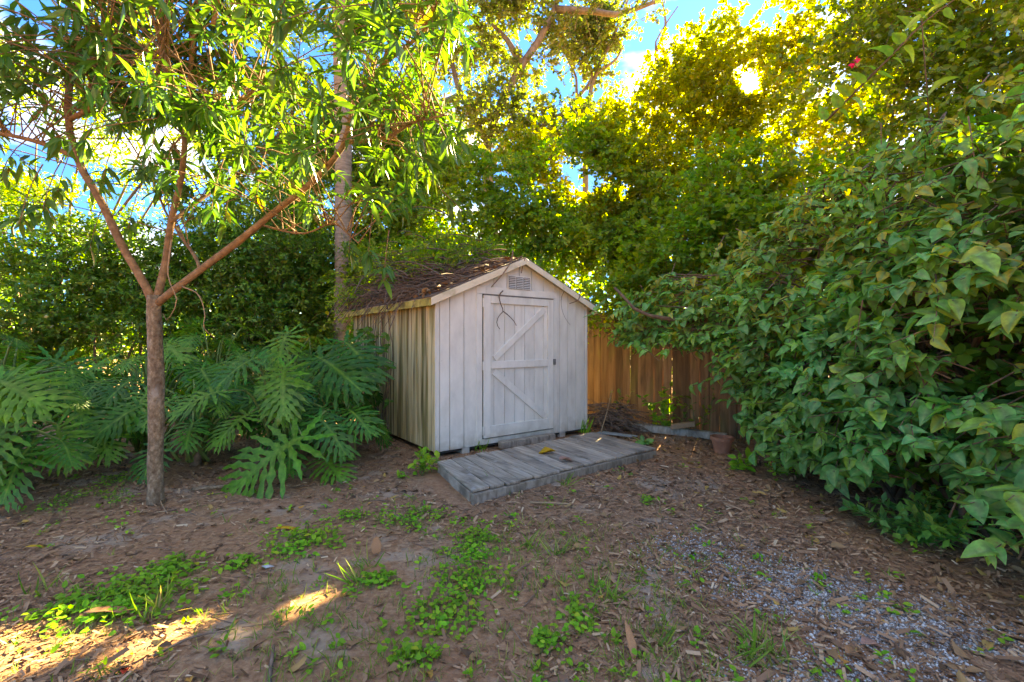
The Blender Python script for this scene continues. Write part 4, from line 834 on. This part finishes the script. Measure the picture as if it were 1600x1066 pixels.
# weed patches on the soil
def weed_patch(label, cx, cy, rx, ry, n, size, tpl=T_ROUND, mat='weed', h=.045, rot=0.):
    c0 = G(cx, cy); a_ = np.array([G(cx+rx, cy)[0]-c0[0], abs(G(cx, cy-ry)[1]-G(cx, cy+ry)[1])/2])
    q_ = rng.normal(0, .48, (n, 2))*a_; q_ = q_+.1*a_*snoise(np.concatenate([q_*6, q_[:, :1]*0], 1), 2.)[:, None]
    cr, sr = math.cos(rot), math.sin(rot); q_ = q_@np.array([[cr, sr], [-sr, cr]])
    keep_ = snoise(np.stack([q_[:, 0]+c0[0], q_[:, 1]+c0[1], q_[:, 0]*0], -1), 5) > -.5; q_ = q_[keep_]; n = len(q_)
    th = thing('weed_patch', label, 'weed', (c0[0], c0[1], 0), group='weed patches on the soil')
    z_ = gz(q_[:, 0]+c0[0], q_[:, 1]+c0[1]); hh = rng.uniform(.1, 1, n)*h
    ps_ = np.stack([q_[:, 0], q_[:, 1], z_+hh], -1)
    d_ = nrm(np.stack([rng.normal(size=n), rng.normal(size=n), rng.uniform(-.2, .5, n)], -1)); nn_ = nrm(np.stack([rng.normal(0, .35, n), rng.normal(0, .35, n)-.2, np.ones(n)], -1))
    leaf_obj('leaves', tpl, ps_, frames(d_, nn_), size*rng.uniform(.6, 1.3, n), np.clip(rng.normal(.4, .25, n), 0, .95), M[mat], th, True)['kind'] = 'stuff'
    st_ = np.stack([ps_-np.stack([q_[:, 0]*0, q_[:, 0]*0, hh+.01], -1), ps_], 1)
    link('stems', mesh_from('stems', *tubes(st_, np.full((n, 2), .0016), 3)), M['petiole'], th)['kind'] = 'stuff'
weed_patch('round-leaved weed patch right of the long yellow leaf', 478, 846, 62, 24, 300, .036)
weed_patch('large low weed patch lit by the sun at lower left', 190, 935, 110, 45, 620, .036, rot=.5)
weed_patch('upper tip of the lower-left weed growth, in shade', 265, 890, 45, 22, 200, .034)
weed_patch('dense clover-like weed patch below the platform corner', 742, 850, 42, 38, 330, .032)
weed_patch('clover-like weed patch left of the platform corner', 645, 806, 60, 18, 260, .032)
weed_patch('thin weed patch trailing below the clover-like patch', 735, 905, 75, 24, 230, .03)
weed_patch('small weed strip left of the platform weeds', 550, 806, 40, 9, 110, .03)
weed_patch('mossy green weed strip left of the mango trunk', 140, 782, 80, 16, 420, .03, T_SMALL)
weed_patch('mossy green weeds just behind the mango trunk', 190, 752, 40, 10, 200, .03, T_SMALL)
weed_patch('small yellowing weed with an orange leaf beside it', 380, 878, 18, 12, 70, .034)
weed_patch('low weeds at lower centre among grass blades', 905, 960, 25, 30, 110, .032)
weed_patch('low weed cluster at the bottom centre', 855, 1000, 24, 18, 100, .03)
weed_patch('loose weed scatter between the clover-like patch and the grass', 690, 960, 70, 30, 200, .03)
weed_patch('weed patch in front of the bark shard', 590, 905, 35, 14, 130, .032)
weed_patch('weed patch at the bottom edge left of centre', 650, 1030, 45, 20, 120, .03)
weed_patch('tiny weed in the mulch right of the platform front', 1010, 785, 14, 7, 40, .03)

# ------------------------------------------------------------------ ground cover: mulch chips, litter, grass, pebbles
def excl(x, y):
    q_ = np.stack([x, y], -1)
    a_, b_ = (q_-SA)@U, (q_-SA)@Vv; sh_ = (a_ > -.02) & (a_ < WID+.02) & (b_ > 0) & (b_ < DEP)
    a_, b_ = (q_-FL)@U, (q_-FL)@Vv; dk = (a_ > -.12-.1*b_) & (a_ < 2.52) & (b_ > -.01) & (b_ < 1.05)
    return ~(sh_ | dk)
def scatter(n, dens):
    y = 1.25+(8.2-1.25)*rng.uniform(0, 1, n)**1.25; x = rng.uniform(-1.28, 1.28, n)*y
    ok = excl(x, y) & (rng.uniform(0, 1, n) < dens(x, y)); return x[ok], y[ok]
def pn(x, y, f_, o_): return snoise(np.stack([x+o_, y, x*0], -1), f_)
grassy = lambda x, y: np.exp(-((x+.25)/1.1)**2)*np.clip((4.1-y)/1.2, 0, 1)*np.clip(.55+pn(x, y, 2.2, 4), 0, 1)
def chipd(x, y):
    d_ = .62+.5*pn(x, y, 1.3, 1); d_ = d_-.35*np.exp(-((x+.2)/1.5)**2)*np.clip((4.0-y)/1., 0, 1)
    d_ = d_+.5*np.clip((y-3.7), 0, 1)+.3*np.clip(x-1.2, 0, 1)*np.clip(y-2.4, 0, 1)
    return np.clip(d_, .08, 1)
x, y = scatter(190000, chipd); n = len(x)
T_CHIP = (np.array([(-.5, 0, 0), (.4, .02, .06), (.5, 1, 0), (-.35, .95, .08)])*[.26, 1, .3], np.array([0, 1, 2, 0, 2, 3]), np.array([3, 3]), np.zeros(4))
ps = np.stack([x, y, gz(x, y)+rng.uniform(.001, .014, n)], -1); a_ = rng.uniform(0, 6.28, n)
d_ = np.stack([np.cos(a_), np.sin(a_), rng.normal(0, .22, n)], -1); nn_ = np.stack([rng.normal(0, .35, n), rng.normal(0, .35, n), np.ones(n)], -1)
tag(leaf_obj('mulch', T_CHIP, ps, frames(d_, nn_), np.where(np.arange(n) % 5 < 3, rng.gamma(4, .0075, n)+.006, rng.gamma(4, .0028, n)+.003), np.clip(rng.beta(2, 2.4, n), 0, .999), M['chip']), 'loose brown bark mulch strewn over the soil', 'mulch', kind='stuff')
x, y = scatter(5200, lambda x, y: np.clip(.20+.4*pn(x, y, 1.1, 8)+.5*np.clip(y-3.6, 0, 1)+.35*np.clip(x-1, 0, 1), .05, 1)); n = len(x)
ps = np.stack([x, y, gz(x, y)+rng.uniform(.006, .02, n)], -1); a_ = rng.uniform(0, 6.28, n)
d_ = np.stack([np.cos(a_), np.sin(a_), rng.normal(0, .15, n)], -1); nn_ = np.stack([rng.normal(0, .3, n), rng.normal(0, .3, n), np.where(rng.uniform(0, 1, n) < .5, 1., -1.)], -1)
tag(leaf_obj('leaf_litter', T_DRY, ps, frames(d_, nn_), rng.uniform(.03, .085, n), rng.uniform(0, .999, n)**1.2, M['litter'], None, True), 'dry brown fallen leaves scattered over the soil', 'leaf litter', kind='stuff')
# sticks
x, y = scatter(900, lambda x, y: np.clip(.3+.6*np.clip(y-3.5, 0, 1)+.3*pn(x, y, 1.5, 3), .1, 1)); n = len(x); a_ = rng.uniform(0, 6.28, n); ll = rng.uniform(.04, .22, n)
p0 = np.stack([x, y, gz(x, y)+.006], -1); dv = np.stack([np.cos(a_), np.sin(a_), 0*a_], -1); sd = np.stack([-np.sin(a_), np.cos(a_), 0*a_], -1)*rng.normal(0, .05, (n, 1))
pa = np.stack([p0, p0+dv*ll[:, None]*.5+sd*ll[:, None]*2+[0, 0, .006], p0+dv*ll[:, None]], 1); pa[:, :, 2] = np.maximum(pa[:, :, 2], gz(pa[:, :, 0], pa[:, :, 1])+.003)
tag(link('twig_litter', mesh_from('twig_litter', *tubes(pa, np.tile([.0035, .003, .002], (n, 1)), 4)), M['dead']), 'thin dead twigs scattered over the mulch', 'twigs', kind='stuff')
# grass: tufts of blades
x, y = scatter(13000, lambda x, y: np.clip(grassy(x, y)*1.8, 0, 1)*np.where(y < 4.2, 1, 0)); 
tx, ty = np.array([G(1180, 1010), G(1165, 1030), G(1215, 1025), G(1035, 1010), G(955, 935), G(930, 920), G(825, 850), G(865, 860), G(570, 885), G(555, 910), G(250, 950), G(230, 965), G(60, 925), G(775, 758), G(885, 760), G(590, 2400)])[:, :2].T
rp = 16; tx = np.repeat(tx, rp)+rng.normal(0, .03, len(tx)*rp); ty = np.repeat(ty, rp)+rng.normal(0, .03, len(ty)*rp)
x, y = np.repeat(x, 4)+rng.normal(0, .012, len(x)*4), np.repeat(y, 4)+rng.normal(0, .012, len(y)*4)
x, y = np.concatenate([x, tx]), np.concatenate([y, ty]); n = len(x)
d_ = nrm(np.stack([rng.normal(0, .55, n), rng.normal(0, .55, n), np.ones(n)*.9], -1)); big = np.concatenate([np.ones(n-len(tx))*.055, np.ones(len(tx))*.12])
tag(leaf_obj('grass', T_BLADE, np.stack([x, y, gz(x, y)-.004], -1), frames(d_, nrm(np.stack([rng.normal(0, 1, n), rng.normal(0, 1, n), rng.uniform(0, 1, n)], -1))), big*rng.uniform(.5, 1.5, n), np.clip(rng.normal(.45, .28, n), 0, .999), M['grass']), 'sparse thin grass blades over the bare soil', 'grass', kind='stuff')
# small sprouts
x, y = scatter(1300, lambda x, y: np.clip(.25+.5*np.clip((4.2-y)/1.5, 0, 1)*np.exp(-((x-.0)/1.6)**2), 0, 1)*np.where(y < 5, 1, .1)); rp = 7; x = np.repeat(x, rp); y = np.repeat(y, rp); n = len(x)
x = x+rng.normal(0, .022, n); y = y+rng.normal(0, .022, n); d_ = nrm(np.stack([rng.normal(size=n), rng.normal(size=n), rng.uniform(0, .8, n)], -1))
tag(leaf_obj('sprouts', T_OVAL, np.stack([x, y, gz(x, y)+rng.uniform(.002, .03, n)], -1), frames(d_, nrm(np.stack([rng.normal(0, .3, n), rng.normal(0, .3, n), np.ones(n)], -1))), rng.uniform(.018, .04, n), np.clip(rng.normal(.4, .25, n), 0, .95), M['weed']), 'tiny green weed sprouts dotted over the soil', 'sprouts', kind='stuff')
# pebbles
oc = np.array([(1, 0, 0), (0, 1, 0), (-1, 0, 0), (0, -1, 0), (0, 0, .7), (0, 0, -.7)], float); of = np.array([(0, 1, 4), (1, 2, 4), (2, 3, 4), (3, 0, 4), (1, 0, 5), (2, 1, 5), (3, 2, 5), (0, 3, 5)]).ravel()
T_PEB = (oc, of, np.full(8, 3), np.zeros(6))
pk = np.array([[1.25, 2.9], [1.55, 2.5], [1.9, 2.15], [2.3, 1.9], [1.2, 1.75], [1.5, 1.75], [1.25, 2.3]]); wt = np.array([.12, .26, .26, .12, .14, .06, .04])
k = rng.choice(len(pk), 15000, p=wt/wt.sum()); q_ = pk[k]+rng.normal(0, 1, (15000, 2))*np.array([.20, .16]); ok = (q_[:, 1] > 1.2) & (pn(q_[:, 0], q_[:, 1], 4, 2) > -.5); q_ = q_[ok]; n = len(q_)
d_ = nrm(rng.normal(size=(n, 3))); d_[:, 2] *= .3
tag(leaf_obj('gravel', T_PEB, np.stack([q_[:, 0], q_[:, 1], gz(q_[:, 0], q_[:, 1])+.002], -1), frames(d_, np.tile([0.05, .02, 1.], (n, 1))), rng.gamma(5, .0010, n)+.0012, rng.uniform(0, .999, n)**1.3, M['pebble']), 'scattered white gravel on the soil at lower right', 'gravel', kind='stuff')

# ------------------------------------------------------------------ single fallen leaves, sticks, debris
def one_leaf(name, label, pos, ang, s_, mat, tpl=T_DRY, tilt=0., cat='leaf', flip=1):
    o = link(name, mesh_from(name, tpl[0]*[1, 1, flip], tpl[1], tpl[2], {'rnd': ('FACE', np.full(len(tpl[2]), .6))}, True), M[mat])
    o.location = pos; o.rotation_euler = (tilt, 0, ang); o.scale = (s_, s_, s_)
    o.modifiers.new('solid', 'SOLIDIFY').thickness = .012
    return tag(o, label, cat)
def gp(px, py, dz=.02): p = G(px, py); return (p[0], p[1], float(gz(p[0], p[1]))+dz)
def dk(px, py): Z = (CAMH-DT-.012)*F/(py-533); return ((px-800)/F*Z, Z, DT+.026)
one_leaf('fallen_leaf', 'bright yellow leaf lying on the wooden platform', dk(868, 707), 1.6, .22, 'yleaf')
one_leaf('fallen_leaf', 'pinkish brown dry leaf on the platform beside the yellow one', dk(873, 720), -1.3, .17, 'pinkleaf')
one_leaf('fallen_leaf', 'long yellow leaf on the soil below the philodendrons', gp(428, 829), -1.25, .21, 'yleaf', T_MANGO)
one_leaf('fallen_leaf', 'orange-yellow leaf on the soil at the left edge', gp(40, 856), -1.2, .14, 'yleaf', T_MANGO)
one_leaf('fallen_leaf', 'small red leaf at the bottom left', gp(192, 1060), .4, .06, 'rleaf')
one_leaf('fallen_leaf', 'large tan leaf on the gravel at lower right', gp(1322, 1026), -1.2, .10, 'bleaf')
one_leaf('fallen_leaf', 'pale brown leaf just above the large tan leaf on the gravel', gp(1345, 1012), -1.5, .10, 'pinkleaf')
one_leaf('fallen_leaf', 'orange round leaf beside the yellowing weed', gp(380, 886), .5, .085, 'bleaf')
one_leaf('fallen_leaf', 'dark curled leaf standing on end at bottom centre', gp(992, 1035, .0), .2, .15, 'bleaf', T_MANGO, 1.2)
one_leaf('fallen_leaf', 'brown curled leaf under the philodendron left of the mango trunk', gp(200, 735), 1., .16, 'bleaf')
one_leaf('bark_piece', 'reddish bark shard standing among the grass', gp(588, 866, .0), .3, .12, 'bleaf', T_DRY, 1.15, 'bark')
one_leaf('bark_piece', 'orange-brown bark strip in the sunlit weed patch', gp(130, 968, .05), -1.2, .22, 'bleaf', T_MANGO, .05, 'bark')
V_ = oc*[.04, .025, .012]+rng.normal(0, .003, (6, 3)); p = gp(418, 887)
o = tag(link('stone_chip', mesh_from('stone_chip', V_, of, np.full(8, 3)), M['stone']), 'pale grey stone chip on the soil near the round-leaved weeds', 'stone'); o.location = p
def stick(label, pts, r0, r1, mat='dead', name='stick', k=12):
    pts = np.array([np.array(p_, float) for p_ in pts]); b_ = pts[0].copy()
    o = link(name, mesh_from(name, *limb(pts-b_, r0, r1, k, 6, .004), smooth=True), M[mat]); o.location = b_; return tag(o, label, 'stick' if name == 'stick' else name.split('_')[-1])
stick('pale straight wooden stick lying in front of the platform', [gp(828, 789), gp(860, 789), gp(894, 790)], .010, .007, 'wood')
stick('curved grey stick at the bottom edge left of centre', [gp(420, 1075, .01), gp(424, 1045, .015), gp(428, 1018, .02)], .010, .006)
stick('thin twig lying across the soil left of centre', [gp(240, 1030, .012), gp(300, 1005, .02), gp(370, 988, .012)], .006, .003)
stick('reddish fallen stalk under the largest philodendron leaf', [gp(300, 768, .03), gp(345, 765, .035), gp(400, 758, .03)], .018, .014, 'bark')
stick('pale twig at the foot of the mango trunk', [gp(262, 803, .012), gp(255, 793, .02), gp(250, 786, .04)], .005, .004, 'wood')
stick('upright dry stalk leaning beside the brush pile', [np.array([1.28, 6.55, .03]), np.array([1.42, 6.75, .33]), np.array([1.52, 6.9, .62])], .010, .006, 'wood')
# hanging vines on the shed front and the mango
def sp(x, z, out_=.07): return shed_pt(x, -out_, z)
stick('dark twig hanging off the roof edge left of the vent', [sp(1.02, 2.50, .14), sp(.98, 2.36, .15), sp(.88, 2.2, .12), sp(.74, 2.02, .06)], .010, .006, 'dead', 'hanging_twig')
stick('forked dead twig hanging in front of the door top, left prong', [sp(.93, 1.99, .05), sp(.86, 1.92, .06), sp(.89, 1.80, .06), sp(.92, 1.73, .06), sp(.85, 1.66, .06), sp(.83, 1.57, .05), sp(.88, 1.50, .05)], .008, .004, 'dead', 'hanging_twig')
stick('forked dead twig hanging in front of the door top, right prong', [sp(.92, 1.73, .06), sp(1.0, 1.68, .065), sp(1.09, 1.61, .06), sp(1.14, 1.55, .05)], .007, .004, 'dead', 'hanging_twig')
stick('curled dark vine hanging from the right roof edge', [sp(2.18, 2.12, .14), sp(2.22, 2.03, .14), sp(2.18, 1.93, .12), sp(2.06, 1.88, .08)], .009, .005, 'dead', 'hanging_vine')
stick('fine dry vine arching down the wall right of the door', [sp(2.02, 2.12, .1), sp(1.94, 1.98, .05), sp(1.95, 1.8, .04), sp(2.03, 1.66, .04), sp(2.12, 1.58, .04)], .004, .002, 'dead', 'hanging_vine')
stick('short dark vine dangling above the vent', [sp(1.23, 2.44, .13), sp(1.21, 2.34, .1), sp(1.22, 2.24, .05)], .007, .005, 'dead', 'hanging_vine')
stick('thin pale vine hanging from the mango fork', [P(268, 375, 3.75), P(262, 430, 3.72), P(276, 470, 3.7), P(262, 500, 3.75), P(255, 490, 3.78)], .006, .003, 'wood', 'hanging_vine')
stick('slender vine looping down right of the mango fork', [P(285, 448, 3.8), P(310, 460, 3.75), P(320, 490, 3.75), P(318, 512, 3.75), P(335, 528, 3.8)], .006, .003, 'wood', 'hanging_vine')
# dead stems on the roof
n = 800; a_ = rng.uniform(0, 1, n); yy = rng.uniform(.15, 3.1, n); xx = rng.uniform(-.12, 1.2, n)
z0 = ZE+slope*xx+.07+rng.exponential(.10, n)*np.clip(yy/1.0, .15, 2.2); ang = rng.normal(2.1, .7, n); ll = rng.uniform(.25, .9, n)
pa = []
for i in range(n):
    c_ = np.array([xx[i], yy[i], z0[i]]); dv = np.array([math.cos(ang[i]), math.sin(ang[i]), 0]); t_ = np.linspace(-.5, .5, 7)[:, None]
    q_ = c_+dv*ll[i]*t_+np.array([-dv[1], dv[0], 0])*rng.normal(0, .12)*(t_*2)**2*ll[i]; q_[:, 1] = np.maximum(q_[:, 1], -.06)
    fl_ = ZE+slope*np.minimum(q_[:, 0], 2.5-q_[:, 0])+.06; q_[:, 2] = np.maximum(z0[i]+rng.normal(0, .12)*t_[:, 0]*ll[i]-.10*(t_[:, 0]*2)**2*ll[i], fl_)
    hangm = q_[:, 0] < -.13; q_[hangm, 2] -= (-.13-q_[hangm, 0])*1.3
    pa.append(np.stack([shed_pt(*r_) for r_ in q_]))
tag(link('dead_vines', mesh_from('dead_vines', *tubes(np.array(pa), np.tile(np.linspace(.008, .003, 7), (n, 1))*rng.uniform(.5, 1.6, (n, 1)), 4)), M['dead']), 'tangle of dead brown vines covering the left shed roof', 'vines', kind='stuff')
n = 700; xx = rng.uniform(-.13, 1.25, n); yy = rng.uniform(-.05, 3.1, n); ps = np.stack([shed_pt(a__, b__, ZE+slope*min(a__, 2.5-a__)+.065+rng.uniform(0, .03)) for a__, b__ in zip(xx, yy)]); d_ = rng.normal(size=(n, 3))*[1, 1, .3]
tag(leaf_obj('roof_litter', T_DRY, ps, frames(d_, np.tile([0., 0, 1], (n, 1))+rng.normal(0, .3, (n, 3))), rng.uniform(.04, .11, n), rng.uniform(0, .8, n), M['litter']), 'dry fallen leaves lying on the left shed roof', 'leaf litter', kind='stuff')
# creepers climbing the left wall near the back
th = thing('wall_creeper', 'green creeper climbing the rear of the mildewed left wall', 'vine', tuple(shed_pt(-.1, 1.7, 0)))
b0 = np.array(th.location); st_ = np.stack([shed_pt(-.05-rng.uniform(0, .12), rng.normal(1.75, .45), rng.uniform(.5, 1.55)) for _ in range(60)])
ps_, R_, z_, r_, pa_ = leaves_on_twigs(st_, nrm(np.array([-.5, -.3, .1])+rng.normal(0, .5, st_.shape)), rng.uniform(.1, .25, 60), 8, .6, .085, out=.6)
leaf_obj('leaves', T_OVAL, ps_-b0, R_, z_, r_*.7, M['hedge'], th)['kind'] = 'stuff'
pv = []
for i in range(7):
    y_ = 1.2+.2*i+rng.normal(0, .05); pv.append(np.stack([shed_pt(-.04-.02*rng.uniform(), y_+.12*math.sin(4*z__+i), z__) for z__ in np.linspace(0.0, ze+.02, 12)]))
link('stems', mesh_from('stems', *tubes(np.array(pv)-b0, np.tile(np.linspace(.009, .005, 12), (7, 1)), 5)), M['dead'], th)
# brush pile
n = 170; c_ = np.array([1.52, 6.98, 0]); pa = []
for i in range(n):
    an = rng.normal(-.55, .5)+(math.pi if rng.uniform() < .5 else 0); l_ = rng.uniform(.3, .9); h_ = abs(rng.normal(0, .16)); ctr = c_+np.array([*rng.normal(0, .16, 2), .03+max(0, .33-h_)*rng.uniform(.2, 1.2)]); dv = np.array([math.cos(an), math.sin(an), rng.normal(-.1, .25)]); t_ = np.linspace(-.5, .5, 6)[:, None]
    q_ = ctr+dv*l_*t_+np.array([0, 0, -.25*l_])*(t_*2)**2*.5+rng.normal(0, .012, (6, 3)); q_[:, 2] = np.maximum(q_[:, 2], .012)
    a__ = (q_[:, :2]-SA)@U; push = np.clip(WID+.04-a__, 0, None); q_[:, :2] += push[:, None]*U
    pa.append(q_)
th = thing('brush_pile', 'heap of dry brown sticks and stalks between the shed and the fence', 'brush pile', tuple(c_))
link('sticks', mesh_from('sticks', *tubes(np.array(pa)-c_, np.tile(np.linspace(.007, .003, 6), (n, 1))*rng.uniform(.5, 1.5, (n, 1)), 4)), M['dead'], th)['kind'] = 'stuff'
def bar(name, label, cat, p0, p1, w, h, mat, z=.0):
    p0, p1 = np.array(p0), np.array(p1); d_ = p1-p0; L_ = np.linalg.norm(d_[:2]); an = math.atan2(d_[1], d_[0])
    mbb = MB(); sg = 5
    for_z = np.linspace(p0[2], p1[2], sg+1)-p0[2]
    for i in range(sg):
        a_, b_ = L_*i/sg, L_*(i+1)/sg
        if i == 0: ring = []
    xs_ = np.linspace(0, L_, sg+1); j1 = rng.normal(0, w*.07, (sg+1, 4))
    vs = []; fs = []
    for i, x_ in enumerate(xs_):
        vs += [(x_, -w/2+j1[i, 0], for_z[i]), (x_, w/2+j1[i, 1], for_z[i]), (x_, w/2+j1[i, 2], for_z[i]+h), (x_, -w/2+j1[i, 3], for_z[i]+h)]
    for i in range(sg): fs += [(4*i+j, 4*i+4+j, 4*i+4+(j+1) % 4, 4*i+(j+1) % 4) for j in range(4)]
    fs += [(0, 1, 2, 3), (4*sg+3, 4*sg+2, 4*sg+1, 4*sg)]
    me = bpy.data.meshes.new(name); me.from_pydata(vs, [], fs); me.update(); o = link(name, me, M[mat]); o.location = p0; o.rotation_euler = (0, 0, an)
    bv = o.modifiers.new('bevel', 'BEVEL'); bv.width = .006
    return tag(o, label, cat)
bar('loose_board', 'grey-green loose board lying beside the shed corner', 'board', (1.28, 6.62, .02), (1.72, 6.25, .03), .07, .02, 'greywood')
bar('loose_board', 'second grey-green board against the platform end', 'board', (1.22, 6.50, .03), (1.62, 6.14, .05), .05, .02, 'greywood')
bar('rotten_timber', 'rotting grey timber lying along the fence foot', 'timber', (1.78, 7.02, .0), (2.9, 6.15, .0), .12, .10, 'deck')
bar('log_piece', 'short broken brown log end by the pothos', 'log', (2.25, 6.45, .10), (2.55, 6.35, .16), .08, .07, 'wood')
bar('edging_timber', 'dark timber edging in the gap under the shed door', 'timber', shed_pt(.85, -.10, .0), shed_pt(1.75, -.10, .0), .09, .085, 'deck')
# terracotta pot
pr = [(.0, .0), (.085, 0), (.115, .15), (.118, .155), (.133, .157), (.135, .20), (.118, .20), (.112, .16), (.0, .15)]
vs = []; ns = 24
for r_, z_ in pr: vs += [(r_*math.cos(2*math.pi*i/ns), r_*math.sin(2*math.pi*i/ns), z_) for i in range(ns)]
fs = [(a__*ns+i, a__*ns+(i+1) % ns, (a__+1)*ns+(i+1) % ns, (a__+1)*ns+i) for a__ in range(len(pr)-1) for i in range(ns)]
me = bpy.data.meshes.new('flower_pot'); me.from_pydata(vs, [], fs); me.update(); o = link('flower_pot', me, M['terra']); o.location = G(1128, 708)
tag(o, 'terracotta pot at the foot of the fence half hidden by the shrub', 'pot')

tri = sum(len(o.data.polygons)*2 for o in S.objects if o.type == 'MESH')
print('COUNTS', cnt, 'approx tris', tri)
